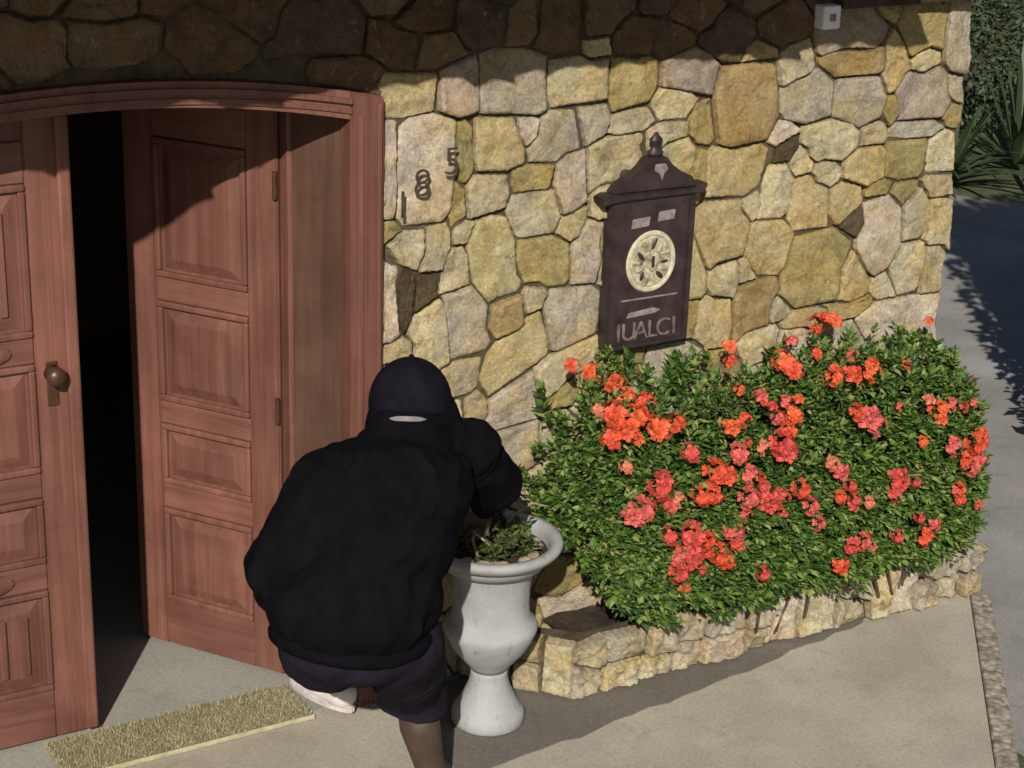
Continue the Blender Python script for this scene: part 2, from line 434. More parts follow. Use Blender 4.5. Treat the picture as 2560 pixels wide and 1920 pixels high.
def lay_stones(seeds, inside, joint, place, parent, proud=(0.010, 0.024), rough=0.012, K=56, rmax=3.0, seed=1):
    """seeds: (u, v, ru, rv, angle, colour); every seed becomes one stone with its own uneven outline and face"""
    rg = random.Random(seed)
    S = np.array([s[:5] for s in seeds], float)
    ca, sa = np.cos(np.radians(S[:, 4])), np.sin(np.radians(S[:, 4]))
    wr = np.minimum(S[:, 2], S[:, 3]) * .5 + (S[:, 2] + S[:, 3]) * .25
    th = np.linspace(0, 2 * np.pi, K, endpoint=False)
    for i, s in enumerate(seeds):
        u0, v0, ru, rv = s[:4]
        near = np.where((np.abs(S[:, 0] - u0) < 0.8) & (np.abs(S[:, 1] - v0) < 0.8))[0]
        rad = np.linspace(0.0, max(ru, rv) * 1.2 + .12, 90)
        U = u0 + np.outer(rad, np.cos(th)); V = v0 + np.outer(rad, np.sin(th))
        wu, wv = warp(U, V)
        w = np.clip(rad / 0.05, 0, 1)[:, None]
        Uw, Vw = U + wu * w, V + wv * w
        D = []
        for j in near:
            du, dv = Uw - S[j, 0], Vw - S[j, 1]
            a = (du * ca[j] + dv * sa[j]) / S[j, 2]; b = (-du * sa[j] + dv * ca[j]) / S[j, 3]
            D.append(((np.abs(a) ** 4.5 + np.abs(b) ** 4.5) ** (1 / 4.5) - 1) * wr[j])
        D = np.array(D); ii = list(near).index(i)
        own = D[ii].copy(); D[ii] = 1e9
        ok = (own < D.min(0)) & inside(U, V) & (own < 0.085)
        ok[0] = True
        first = np.argmin(ok, axis=0); first[ok.all(0)] = len(rad) - 1
        rr = rad[np.maximum(first - 1, 0)] + (rad[1] - rad[0]) * 0.5
        rr = np.maximum(rr - joint * 0.5, 0.0)
        if np.mean(rr) < 0.012: continue
        rr = 0.92 * rr + 0.04 * (np.minimum(np.roll(rr, 1), rr * 1.06) + np.minimum(np.roll(rr, -1), rr * 1.06))
        OP = angular(np.stack([rr * np.cos(th), rr * np.sin(th)], 1), 0.011, K)
        OP = OP + 0.0016 * np.stack([np.sin(OP[:, 1] * 170 + i), np.sin(OP[:, 0] * 190 + 2 * i)], 1)
        OR = np.hypot(OP[:, 0], OP[:, 1]) + 1e-6; OD = OP / OR[:, None]
        h = rg.uniform(*proud); tu, tv = rg.uniform(-.09, .09), rg.uniform(-.12, .08)
        off = Vector((rg.uniform(-50, 50), rg.uniform(-50, 50), 0))
        verts = []; faces = []
        base = Vector(place(u0, v0, 0))
        fr = [(1.0, -0.03), (1.0, -0.006), (0.975, 0.92), (0.88, 1.0), (0.70, 1.0), (0.50, 1.0), (0.27, 1.0)]
        for q, (f, lev) in enumerate(fr):
            for k in range(K):
                r = OR[k] * f if q >= 3 else max(OR[k] - (0.0, 0.0005, 0.003)[q], OR[k] * f * 0.9)
                u, v = u0 + r * OD[k, 0], v0 + r * OD[k, 1]
                if q < 2: hh = lev
                else:
                    nz = noise.fractal(Vector((u * 9, v * 9, 0)) + off, 1.0, 2.0, 4)
                    n2 = noise.noise(Vector((u * 26, v * 26, 3)) + off); rdg = 1 - abs(noise.noise(Vector((u * 7 + v * 3, v * 9, 9)) + off)) * 2
                    hh = (h + tu * (u - u0) + tv * (v - v0)) * lev + (nz * rough + n2 * rough * .45) * (.5 if q == 2 else 1) + rdg * rough * .5 * (q > 2)
                    hh = max(hh, -0.004)
                verts.append(Vector(place(u, v, hh)) - base)
        nz = noise.fractal(Vector((u0 * 9, v0 * 9, 0)) + off, 1.0, 2.0, 4)
        verts.append(Vector(place(u0, v0, h + nz * rough)) - base)
        for q in range(len(fr) - 1):
            for k in range(K):
                a, b = q * K + k, q * K + (k + 1) % K
                faces.append((a, b, b + K, a + K))
        L = (len(fr) - 1) * K
        for k in range(K): faces.append((L + k, L + (k + 1) % K, len(verts) - 1))
        me = fast_mesh('stone', verts, faces, True)
        me.polygons.foreach_set('use_smooth', [f >= 2 * K for f in range(len(faces))])
        o = obj('stone', me, 'stone', parent, base)
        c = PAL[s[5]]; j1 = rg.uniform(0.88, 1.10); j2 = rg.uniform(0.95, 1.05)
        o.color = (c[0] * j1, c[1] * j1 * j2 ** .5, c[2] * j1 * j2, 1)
def fill_seeds(seeds, region, dmin, n, rg, pal, size):
    out = list(seeds)
    for _ in range(n):
        u, v = rg.uniform(region[0], region[1]), rg.uniform(region[2], region[3])
        ok = True
        for s in out:
            dx, dy = (u - s[0]) / (s[2] + dmin), (v - s[1]) / (s[3] + dmin)
            if dx * dx + dy * dy < 1: ok = False; break
        if ok:
            out.append((u, v, rg.uniform(*size[0]), rg.uniform(*size[1]), rg.choice((0, 0, 15, -20, 35)), rg.choice(pal)))
    return out

# ------------------------------------------------------------------ the house
house = empty('stone_house', (0, 0, 0))
tag(house, 'stone faced house front with an open arched wooden double doorway', 'house')
XC, HW = -1.0, 1.0                                   # door frame: centre and outer half width
def arch_out(x): return 2.312 + 0.115 * (1 - ((x - XC) / HW) ** 2)
def arch_in(x): return 2.245 + 0.098 * (1 - ((x - XC) / 0.874) ** 2)
# wall core, with the doorway left open
bm = bmesh.new()
box(bm, 0.002, 2.662, 0.012, 0.36, -0.05, 2.64)
box(bm, 0.002, 1.90, 0.012, 0.36, 2.64, 3.3)
box(bm, -3.3, -2.002, 0.012, 0.36, -0.05, 3.3)
xs = [XC - HW - 0.002 + (2 * HW + 0.004) * k / 24 for k in range(25)]
prism(bm, [(x, arch_out(x) + 0.001) for x in xs] + [(0.002, 3.3), (-2.002, 3.3)], 0.012, 0.36)
wall = obj('wall', bm, 'mortar', house)
raw = '0.103,2.306,0.115,0.062,0,t|0.314,2.311,0.079,0.084,0,m|0.533,2.306,0.131,0.114,0,g|0.797,2.303,0.128,0.087,0,l|0.027,2.048,0.037,0.155,0,p|0.183,2.026,0.118,0.186,0,c|0.330,2.055,0.035,0.115,0,o|0.455,2.098,0.101,0.094,0,t|0.715,2.114,0.105,0.088,0,g|0.598,2.146,0.047,0.047,0,p|0.428,1.914,0.099,0.074,0,b|0.596,1.948,0.092,0.045,0,o|0.625,1.834,0.119,0.083,0,b|0.309,1.905,0.036,0.088,0,o|0.774,1.945,0.059,0.120,-10,c|0.125,1.764,0.087,0.061,0,l|0.026,1.594,0.052,0.170,0,p|0.097,1.577,0.027,0.086,0,k|0.190,1.604,0.042,0.090,-25,k|0.231,1.730,0.055,0.098,0,b|0.305,1.654,0.069,0.087,0,b|0.468,1.664,0.104,0.167,15,y|0.674,1.646,0.130,0.089,0,o|0.857,1.632,0.064,0.112,0,c|0.345,1.451,0.100,0.130,0,g|0.211,1.426,0.082,0.122,0,l|0.512,1.460,0.077,0.074,0,r|0.799,1.420,0.133,0.108,0,g|0.569,1.288,0.216,0.082,42,t|0.340,1.218,0.097,0.075,0,b|0.066,1.379,0.096,0.042,0,b|0.808,1.228,0.153,0.055,28,l|0.550,1.100,0.115,0.081,20,c|0.408,1.124,0.058,0.080,0,b|0.562,0.904,0.097,0.099,0,b|1.029,2.286,0.106,0.086,0,o|1.286,2.302,0.119,0.078,0,m|1.225,2.181,0.091,0.057,0,l|1.025,2.125,0.103,0.039,5,b|0.852,2.146,0.059,0.071,0,g|0.957,2.001,0.117,0.094,0,l|1.241,1.953,0.083,0.096,0,y|1.195,2.072,0.076,0.037,15,l|1.339,2.097,0.052,0.077,0,o|1.560,2.171,0.137,0.163,0,r|1.600,2.359,0.104,0.049,0,t|1.499,1.901,0.165,0.098,0,t|1.357,1.895,0.047,0.097,0,o|1.760,1.954,0.051,0.042,0,k|1.733,2.032,0.067,0.032,20,p|1.735,1.793,0.064,0.101,0,l|2.039,2.408,0.165,0.090,0,m|2.091,2.287,0.153,0.054,0,r|2.409,2.409,0.118,0.105,0,o|2.628,2.348,0.074,0.134,0,g|1.783,2.308,0.078,0.087,0,b|1.847,2.156,0.115,0.092,0,g|2.102,2.128,0.123,0.093,0,g|2.446,2.109,0.133,0.099,0,m|1.976,1.979,0.126,0.078,0,l|2.178,1.858,0.115,0.070,0,t|2.384,1.876,0.112,0.087,0,o|2.600,1.856,0.089,0.094,0,l|2.421,1.980,0.129,0.040,0,g|2.277,2.275,0.058,0.100,0,t|1.471,1.666,0.125,0.123,0,t|1.330,1.538,0.065,0.146,0,y|1.502,1.466,0.070,0.079,0,l|1.706,1.562,0.128,0.100,0,t|1.611,1.503,0.048,0.060,0,l|1.914,1.717,0.098,0.103,0,t|2.082,1.724,0.079,0.075,0,t|2.148,1.642,0.055,0.051,0,k|2.289,1.572,0.104,0.151,0,c|2.479,1.614,0.062,0.090,0,b|2.595,1.566,0.067,0.109,0,l|1.963,1.447,0.158,0.150,0,o|2.153,1.370,0.073,0.101,10,t|2.447,1.387,0.102,0.096,0,l|2.590,1.381,0.054,0.125,0,b|1.654,1.330,0.100,0.112,0,r|1.472,1.314,0.088,0.092,0,t|1.345,1.336,0.042,0.086,0,o|1.943,1.236,0.138,0.045,0,t|2.151,1.262,0.125,0.039,0,o|2.352,1.193,0.155,0.065,0,c|2.556,1.150,0.091,0.109,0,c|2.347,1.333,0.057,0.053,0,b|2.606,1.737,0.089,0.052,0,b'
seeds = []
for s in raw.split('|'):
    a = s.split(',')
    seeds.append((float(a[0]), float(a[1]), float(a[2]), float(a[3]), float(a[4]), a[5]))
rg = random.Random(11)
seeds = fill_seeds(seeds, (0.02, 2.0, 2.36, 2.72), 0.055, 900, rg, 'dedf', ((.08, .13), (.06, .10)))  # dark brown stones: eave shade on the upper courses deepened by colour
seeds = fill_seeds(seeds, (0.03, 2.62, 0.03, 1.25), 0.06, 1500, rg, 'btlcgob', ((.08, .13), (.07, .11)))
seeds = fill_seeds(seeds, (-2.1, 0.0, 2.30, 2.80), 0.06, 1200, rg, 'dedfe', ((.10, .17), (.07, .12)))  # same over the arch, shade put into the darker stone colours
seeds = fill_seeds(seeds, (-3.25, -2.03, 0.03, 2.8), 0.075, 900, rg, 'btlcgob', ((.10, .15), (.08, .13)))
seeds = fill_seeds(seeds, (0.02, 2.64, 1.1, 2.5), 0.042, 5000, rg, 'botlgt', ((.045, .06), (.04, .055)))
def wall_in(U, V):
    door = (np.abs(U - XC) < HW + 0.004) & (V < 2.318 + 0.115 * (1 - ((U - XC) / HW) ** 2))
    edge = 2.664 + 0.012 * np.sin(9 * V) + 0.008 * np.sin(31 * V + 1)
    return (~door) & (U < edge) & (U > -3.29) & (V > 0.0) & (V < 2.83) & ~((U > 1.9) & (V > 2.63))
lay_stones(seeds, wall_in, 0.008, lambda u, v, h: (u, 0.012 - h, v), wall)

# rest of the shell
bm = bmesh.new(); box(bm, 2.46, 2.66, 0.362, 4.7, -0.05, 2.64); obj('side_wall', bm, 'mortar', house)
bm = bmesh.new(); box(bm, -3.5, -3.302, 0.014, 4.7, -0.05, 2.9); obj('side_wall', bm, 'plaster', house)
bm = bmesh.new(); box(bm, -3.3, 2.458, 4.5, 4.7, -0.05, 2.9); obj('back_wall', bm, 'plaster', house)
bm = bmesh.new(); box(bm, -3.298, 2.456, 0.014, 4.498, -0.05, 0.001); obj('hall_floor', bm, 'floor', house)
bm = bmesh.new(); box(bm, -3.6, 2.66, 0.364, 4.75, 2.645, 2.8); obj('ceiling', bm, 'plaster', house)
bm = bmesh.new(); box(bm, 1.93, 2.70, -0.075, 0.36, 2.505, 2.62, 0.006); obj('timber_lintel', bm, 'darkwood', house)

# tiled canopy over the entrance: its scalloped eave throws the shade on the upper wall
bm = bmesh.new()
rows = []
nx = 330
x0, x1 = -3.5, 1.86
rg = random.Random(3)
jit = [rg.uniform(-0.035, 0.03) for _ in range(60)]
for j in range(9):
    t = j / 8
    row = []
    for i in range(nx + 1):
        x = x0 + (x1 - x0) * i / nx
        ph = (x - x0) / 0.215
        ph += .25 * math.sin(x * 2.3) + .15 * math.sin(x * 5.1)
        wv = abs(math.sin(math.pi * ph)) ** 0.8 * 0.016 + 0.022 * noise.noise(Vector((x * 3.1, 2, 0))) + 0.010 * noise.noise(Vector((x * 11, 5, 0)))
        y = -0.83 + 0.86 * t + (jit[int(ph) % 60] if j == 0 else 0)
        z = 2.962 - 0.045 * max(0.0, min(1.0, (-0.62 - x) / 0.25)) + 0.34 * t + wv + (0.012 if j % 2 else 0)
        row.append(bm.verts.new((x, y, z)))
    rows.append(row)
for j in range(8):
    for i in range(nx):
        bm.faces.new((rows[j][i], rows[j][i + 1], rows[j + 1][i + 1], rows[j + 1][i]))
r = bmesh.ops.solidify(bm, geom=bm.faces[:], thickness=0.018)
roof = obj('canopy_roof', bm, 'tile', house)
for x in [-3.2 + 0.62 * k for k in range(9)]:
    bm = bmesh.new()
    prism(bm, [(-0.72, 2.93), (-0.72, 3.0), (0.0, 3.285), (0.0, 3.19)], x - 0.035, x + 0.035, 'z')
    for v in bm.verts: v.co = Vector((v.co.z, v.co.x, v.co.y))
    bmesh.ops.recalc_face_normals(bm, faces=bm.faces[:])
    obj('rafter', bm, 'darkwood', roof)

# door frame: two jambs, arched head, splayed linings
xi = [XC - 0.8735 + 2 * 0.8735 * k / 24 for k in range(25)]
frame = obj('door_frame', prism(bmesh.new(), [(x, arch_out(x)) for x in xi] + [(x, arch_in(x)) for x in xi[::-1]], -0.035, 0.055), 'wood', house)
bm = bmesh.new()
for s_, dd in ((0.022, 0.05), (0.055, 0.043)):
    pa = [(x, arch_out(x) - s_) for x in xi]; pb = [(x, arch_out(x) - s_ - 0.018) for x in xi][::-1]
    prism(bm, pa + pb, -dd, -0.034)
obj('moulding', bm, 'wood', frame)
for sx in (1, -1):
    X = lambda x: XC + sx * (x - XC)
    bm = bmesh.new()
    prism(bm, [(X(-0.126), 0.0), (X(-0.001), 0.0), (X(-0.001), arch_out(-0.001)), (X(-0.126), arch_out(-0.126))], -0.036, 0.056)
    bmesh.ops.bevel(bm, geom=bm.edges[:], offset=0.005, segments=2, affect='EDGES')
    obj('jamb', bm, 'wood', frame)
    bm = bmesh.new()
    box(bm, X(-0.030), X(-0.012), -0.047, -0.0355, 0.0, 2.29, 0.004)
    box(bm, X(-0.098), X(-0.080), -0.043, -0.0355, 0.0, 2.25, 0.003)
    obj('moulding', bm, 'wood', frame)
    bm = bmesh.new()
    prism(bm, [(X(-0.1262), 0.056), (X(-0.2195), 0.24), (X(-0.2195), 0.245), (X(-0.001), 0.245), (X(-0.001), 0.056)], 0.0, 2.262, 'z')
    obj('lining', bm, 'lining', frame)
    bm = bmesh.new()
    box(bm, X(-0.236), X(-0.0), 0.246, 0.355, 0.0, 2.275, 0.004)
    obj('inner_jamb', bm, 'wood', frame)
bm = bmesh.new()
pa = [(x, arch_in(x) - 0.001) for x in [XC - 0.874 + 2 * 0.874 * k / 24 for k in range(25)]]
prism(bm, pa + [(0.0, 2.36), (-2.0, 2.36)], 0.0565, 0.355)
obj('head_lining', bm, 'darkwood', frame)

LEAF_W = 0.765
def door_leaf(hinge, ang, mirror, name='door', LEAF_W=0.765):
    """local: x from hinge (0) to free edge (LEAF_W), outer face towards -y"""
    d = obj(name, bmesh.new(), None, house)
    T = 0.045
    sgn = -1 if mirror else 1
    W = LEAF_W
    def Z(x):                                        # arched top edge
        xx = 0.765 - x
        return 2.215 + 0.098 * (1 - (xx / 0.9) ** 2) - 0.01
    def P(name, bm, par=d, mat='wood'):
        for v in bm.verts: v.co.x *= sgn
        if sgn < 0: bmesh.ops.reverse_faces(bm, faces=bm.faces[:])
        return obj(name, bm, mat, par)
    # core board
    bm = bmesh.new()
    px = [W * k / 8 for k in range(9)]
    prism(bm, [(0, 0.012), (W, 0.012)] + [(x, Z(x)) for x in px[::-1]], 0.012, T - 0.012)
    for v in bm.verts: v.co.x *= sgn
    if sgn < 0: bmesh.ops.reverse_faces(bm, faces=bm.faces[:])
    bm.to_mesh(d.data); bm.free(); d.data.materials.append(M['wood'])
    st = 0.13
    for side, (a, b) in enumerate(((0, st), (W - st, W))):
        bm = bmesh.new()
        prism(bm, [(a, 0.01), (b, 0.01), (b, Z(b) + 0.002), (a, Z(a) + 0.002)], 0.0, T)
        bmesh.ops.bevel(bm, geom=bm.edges[:], offset=0.005, segments=2, affect='EDGES')
        P('stile', bm)
    rails = [(0.01, 0.20), (0.60, 0.70), (0.95, 1.04), (1.44, 1.53), (2.06, 2.20)]
    for a, b in rails:
        bm = bmesh.new()
        box(bm, st + 0.001, W - st - 0.001, 0.002, T - 0.002, a, b, 0.005)
        P('rail', bm, mat='woodh')
    for (a, b) in [(rails[k][1], rails[k + 1][0]) for k in range(4)]:
        tall = (b - a) > 0.5
        bm = bmesh.new()                              # bolection moulding round the panel
        for (q0, q1, q2, q3) in ((st + .002, W - st - .002, a + .002, a + .026), (st + .002, W - st - .002, b - .026, b - .002), (st + .002, st + .026, a + .027, b - .027), (W - st - .026, W - st - .002, a + .027, b - .027)):
            box(bm, q0, q1, -0.006, T + 0.006, q2, q3, 0.006)
        P('panel_moulding', bm)
        # raised field with wide chamfer
        bm = bmesh.new()
        x0_, x1_, z0_, z1_ = st + 0.036, W - st - 0.036, a + 0.036, b - 0.036
        for yy, y2 in ((0.0118, -0.001), (T - 0.0118, T + 0.001)):
            A = [bm.verts.new(p) for p in ((x0_, yy, z0_), (x1_, yy, z0_), (x1_, yy, z1_), (x0_, yy, z1_))]
            B = [bm.verts.new(p) for p in ((x0_ + .04, y2, z0_ + .04), (x1_ - .04, y2, z0_ + .04), (x1_ - .04, y2, z1_ - .04), (x0_ + .04, y2, z1_ - .04))]
            bm.faces.new(B)
            for k in range(4): bm.faces.new((A[k], A[(k + 1) % 4], B[(k + 1) % 4], B[k]))
        bmesh.ops.recalc_face_normals(bm, faces=bm.faces[:])
        P('panel', bm)
        if not mirror and (tall or a < 0.65):
            bm = bmesh.new()
            for k in range(5):
                xk = x0_ + .06 + (x1_ - x0_ - .12) * k / 4
                box(bm, xk - .014, xk + .014, -0.012, -0.002, z0_ + .05, z1_ - .05, 0.005)
            P('reeding', bm)
    d.location = (hinge[0], hinge[1], 0.004)
    d.rotation_euler = (0, 0, ang)
    return d, P
# left leaf closed (hinged on the far left), right leaf swung inwards
leafL, P = door_leaf((-1.03 - LEAF_W, 0.248), 0.0, False)
for nm, (x, z, rx, rz) in (('carved_boss', (0.50, 1.485, 0.16, 0.045)), ('carved_boss', (0.45, 0.65, 0.17, 0.05))):
    bm = bmesh.new()
    bmesh.ops.create_uvsphere(bm, u_segments=20, v_segments=10, radius=1, matrix=Matrix.Translation((x - 0.1, -0.001, z)) @ Matrix.Diagonal((rx, 0.02, rz, 1)))
    P('carved_boss', bm)
bm = bmesh.new(); box(bm, LEAF_W - 0.028, LEAF_W + 0.018, -0.024, -0.0015, 0.02, 2.28, 0.009); P('astragal', bm)
bm = bmesh.new(); bmesh.ops.create_uvsphere(bm, u_segments=20, v_segments=12, radius=0.034, matrix=Matrix.Translation((LEAF_W - 0.075, -0.05, 1.40)) @ Matrix.Diagonal((1, .8, 1, 1)))
tube(bm, [(LEAF_W - 0.075, -0.004, 1.40), (LEAF_W - 0.075, -0.04, 1.40)], [0.03, 0.014], 14)
smooth(P('knob', bm, mat='knob'))
bm = bmesh.new(); box(bm, LEAF_W - 0.095, LEAF_W - 0.055, -0.004, 0.001, 1.28, 1.44, .003); P('lock_plate', bm, mat='knob')
leafR, P = door_leaf((-0.253, 0.300), 0.0, True, LEAF_W=0.665)
free = Vector((-0.640, 0.880)) - Vector((-0.253, 0.300))
leafR.rotation_euler = (0, 0, math.atan2(-free.y, -free.x))
for z in (0.25, 1.1, 1.95):
    bm = bmesh.new(); tube(bm, [(0.004, -0.008, z - .05), (0.004, -0.008, z + .05)], 0.009, 10); P('hinge', bm, mat='knob')

# ------------------------------------------------------------------ coir mat in the doorway
mat_ = empty('doormat', (-0.72, 0.095, 0.0))
tag(mat_, 'straw coloured coir doormat lying across the open doorway', 'doormat')
MX0, MX1, MY0, MY1 = -0.50, 0.44, -0.130, 0.125
bm = bmesh.new(); box(bm, MX0, MX1, MY0, MY1, 0.0015, 0.014, 0.004); obj('backing', bm, 'coirbase', mat_)
bm = bmesh.new(); box(bm, MX0 - .004, MX1 + .004, MY0 - .011, MY0 - .001, 0.0015, 0.020, 0.004); obj('edging', bm, 'coiredge', mat_)
rg = random.Random(8)
V_, F_ = [], []
for k in range(11000):
    x, y = rg.uniform(MX0, MX1), rg.uniform(MY0, MY1)
    a = rg.uniform(0, math.pi); l = rg.uniform(0.007, 0.020) * (1 + 0.5 * noise.noise(Vector((x * 8, y * 8, 0))))
    w = rg.uniform(0.0012, 0.0028); tx, ty = rg.gauss(0, .45) * l, rg.gauss(0, .45) * l
    n = len(V_)
    V_ += [(x - w * math.cos(a), y - w * math.sin(a), 0.012), (x + w * math.cos(a), y + w * math.sin(a), 0.012), (x + tx, y + ty, 0.012 + l)]
    F_.append((n, n + 1, n + 2))
o = obj('pile', fast_mesh('pile', V_, F_), 'coir', mat_); o['kind'] = 'stuff'

# ------------------------------------------------------------------ stone planter
planter = empty('stone_planter', (1.65, -0.19, 0))
tag(planter, 'low rough stone planter bed built against the house wall', 'planter')
PX0, PX1, PY, PH = 0.655, 2.70, -0.345, 0.24
def PO(name, bm, mat):
    o = obj(name, bm, mat, planter); o.location = -planter.location; return o
bm = bmesh.new()
prism(bm, [(PX0, PY), (PX1, PY), (PX1, PY + .10), (PX0 + .10, PY + .10), (PX0 - 0.16, -0.01), (PX0 - .30, -0.01)], 0.002, PH - .03, 'z')
box(bm, PX1 - .10, PX1, PY + .101, -0.01, 0.002, PH - .03)
core = PO('mortar_core', bm, 'mortar')
bm = bmesh.new()
bmesh.ops.create_grid(bm, x_segments=60, y_segments=12, size=1, matrix=Matrix.Translation(((PX0 + PX1) / 2, -0.15, PH - .06)) @ Matrix.Diagonal(((PX1 - PX0) / 2 - .06, 0.125, 1, 1)))
for v in bm.verts: v.co.z += 0.02 * noise.noise(v.co * 9)
PO('soil', bm, 'soil')
rg = random.Random(21)
ps = []
u = PX0
while u < PX1 - 0.03:
    w = rg.uniform(.10, .21)
    if rg.random() < .5:
        ps.append((u + w / 2, PH * .5, w / 2, PH * .55, rg.choice((0, 12, -10)), rg.choice('blgce')))
    else:
        s_ = rg.uniform(.4, .62)
        ps.append((u + w / 2, PH * s_ * .5, w / 2, PH * s_ * .5, 0, rg.choice('blcgb')))
        ps.append((u + w / 2 + rg.uniform(-.03, .03), PH * (s_ + (1 - s_) * .5), w / 2, PH * (1 - s_) * .55, 0, rg.choice('gmeb')))
    u += w
def pin(U, V):
    top = PH + .02 * np.sin(7 * U) + .018 * np.sin(17 * U + 1)
    return (U > PX0 - .02) & (U < PX1 + .015) & (V > 0.004) & (V < top)
lay_stones(ps, pin, 0.012, lambda u, v, h: (u - planter.location.x, PY - .004 - h - planter.location.y, v), planter, (0.008, 0.05), 0.03, seed=5)
# left end of the planter, turning back to the wall
A0 = Vector((PX0, PY)); A1 = Vector((PX0 - .30, -0.01)); AL = (A1 - A0).length; AD = (A1 - A0).normalized(); AN = Vector((-AD.y, AD.x)); AN = AN if AN.x < 0 else -AN
ps = [(AL * .14, .12, .06, .13, 8, 'l'), (AL * .40, .07, .07, .07, 0, 'b'), (AL * .40, .19, .07, .06, 0, 't'), (AL * .66, .12, .06, .13, -6, 'c'), (AL * .88, .10, .05, .12, 0, 'b')]
def lplace(u, v, h):
    q = A0 + AD * u + AN * (h + .004)
    return (q.x - planter.location.x, q.y - planter.location.y, v)
lay_stones(ps, lambda U, V: (U > -.01) & (U < AL) & (V > .004) & (V < PH), 0.012, lplace, planter, (0.01, 0.03), 0.016, seed=6)
# ------------------------------------------------------------------ flowering shrub
shrub = empty('flowering_shrub', (1.66, -0.2, PH - .04))
tag(shrub, 'dense green shrub with coral red flower heads filling the stone planter', 'shrub')
SL = shrub.location.copy()
def mound_e(x): return max(0.0, 1 - abs((x - 1.635) / 1.115) ** 8)
rg = random.Random(77)
def surf(x, ph, k=1.0):
    e = mound_e(x); a = .49 * e ** .5; b = .86 * e ** .35
    c, s = max(math.cos(ph), 0) ** (2 / 2.4), max(math.sin(ph), 0) ** (2 / 2.4)
    b += .09 * max(0, min(1, (1.5 - x) / .5)) * e
    return Vector((x, -.03 - (a - .03) * c * k, .27 + (b + .05) * s * k))
LV, LF = [], []
def leaf(V, F, p, d, up, l, w):
    d = d.normalized(); s = d.cross(up)
    if s.length < 1e-3: s = d.orthogonal()
    s.normalize(); n = s.cross(d)
    i = len(V)
    V += [p, p + d * l * .45 + s * w - n * l * .06, p + d * l - n * l * .22, p + d * l * .45 - s * w - n * l * .06, p + d * l * .45 + n * l * .07]
    F += [(i, i + 1, i + 4), (i + 1, i + 2, i + 4), (i + 2, i + 3, i + 4), (i + 3, i, i + 4)]
stems = []
for k in range(2000):
    x = rg.uniform(.525, 2.735); ph = math.asin(rg.uniform(0.0, 1.0)) if rg.random() < .75 else rg.uniform(0, .5)
    lump = noise.noise(Vector((x * 3.2, ph * 2.4, 1.7)))
    kk = 1.0 + (.09 if ph < .9 else .035) * lump + rg.choice((-1, -1, -.2)) * rg.uniform(0, .17) + rg.uniform(0, .035)
    p = surf(x, ph, kk)
    if p.y > -.01: p.y = -.02
    if p.z < .32 and rg.random() < .4: continue
    if p.x < .52 + max(0, .78 - p.z) * .78: continue
    nrm = Vector((rg.uniform(-.35, .35) + (.7 if x > 2.6 else -.7 if x < .72 else 0), -math.cos(ph), math.sin(ph) * .8 + .15)).normalized()
    if rg.random() < .02: p += nrm * rg.uniform(.02, .06)
    ax = (nrm + Vector((rg.gauss(0, .3), rg.gauss(0, .3), rg.gauss(0, .3)))).normalized()
    L = rg.uniform(.07, .15); lsc = rg.choice((.75, .9, 1, 1, 1.15, 1.35))
    nl = rg.randint(15, 24)
    q = ax.orthogonal().normalized(); q2 = ax.cross(q)
    for j in range(nl):
        t = j / nl; ang = j * 2.4 + rg.uniform(-.4, .4)
        rad = q * math.cos(ang) + q2 * math.sin(ang)
        pp = p + ax * (L * (t - .7)) + rad * .004
        dd = rad * (1.0 - .5 * t) + ax * (.35 + .7 * t) + Vector((0, 0, .15))
        l = rg.uniform(.022, .044) * lsc
        leaf(LV, LF, pp, dd, Vector((0, 0, 1)) if rg.random() < .8 else Vector((rg.uniform(-1, 1), -1, 0)), l, l * rg.uniform(.24, .34))
    if k % 22 == 0: stems.append((p - ax * L * .5, ph))
# dark twiggy heart of the shrub
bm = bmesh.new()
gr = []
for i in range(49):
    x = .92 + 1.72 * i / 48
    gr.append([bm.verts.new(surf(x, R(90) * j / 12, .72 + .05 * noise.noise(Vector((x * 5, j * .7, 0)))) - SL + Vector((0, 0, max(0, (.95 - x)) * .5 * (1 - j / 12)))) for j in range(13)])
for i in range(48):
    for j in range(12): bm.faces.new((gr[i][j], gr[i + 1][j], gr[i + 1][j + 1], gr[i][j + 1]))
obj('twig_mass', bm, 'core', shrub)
LV = [v - SL for v in LV]
o = obj('foliage', fast_mesh('foliage', LV, LF), 'leaf', shrub); o['kind'] = 'stuff'
for p, ph in stems:
    root = Vector((min(max(p.x + rg.uniform(-.25, .25), 1.0), 2.6), rg.uniform(-.22, -.08), PH - .03))
    mid = (root + p) / 2 + Vector((rg.uniform(-.05, .05), .03, -.03 if p.z < .5 else .02))
    bm = bmesh.new(); tube(bm, [root - SL, mid - SL, p - SL], [.009, .007, .004], 5)
    obj('stem', bm, 'stem', shrub)
# trailing stalks in front of the stones
for k in range(6):
    x = rg.uniform(1.05, 2.2)
    a = Vector((x, -.36, .36)); b = Vector((x + rg.uniform(-.03, .03), -.435, .27)); c = Vector((x + rg.uniform(-.05, .05), -.43, rg.uniform(.09, .17)))
    bm = bmesh.new(); tube(bm, [a - SL, b - SL, c - SL], [.008, .007, .005], 6)
    obj('stem', bm, 'stem', shrub)
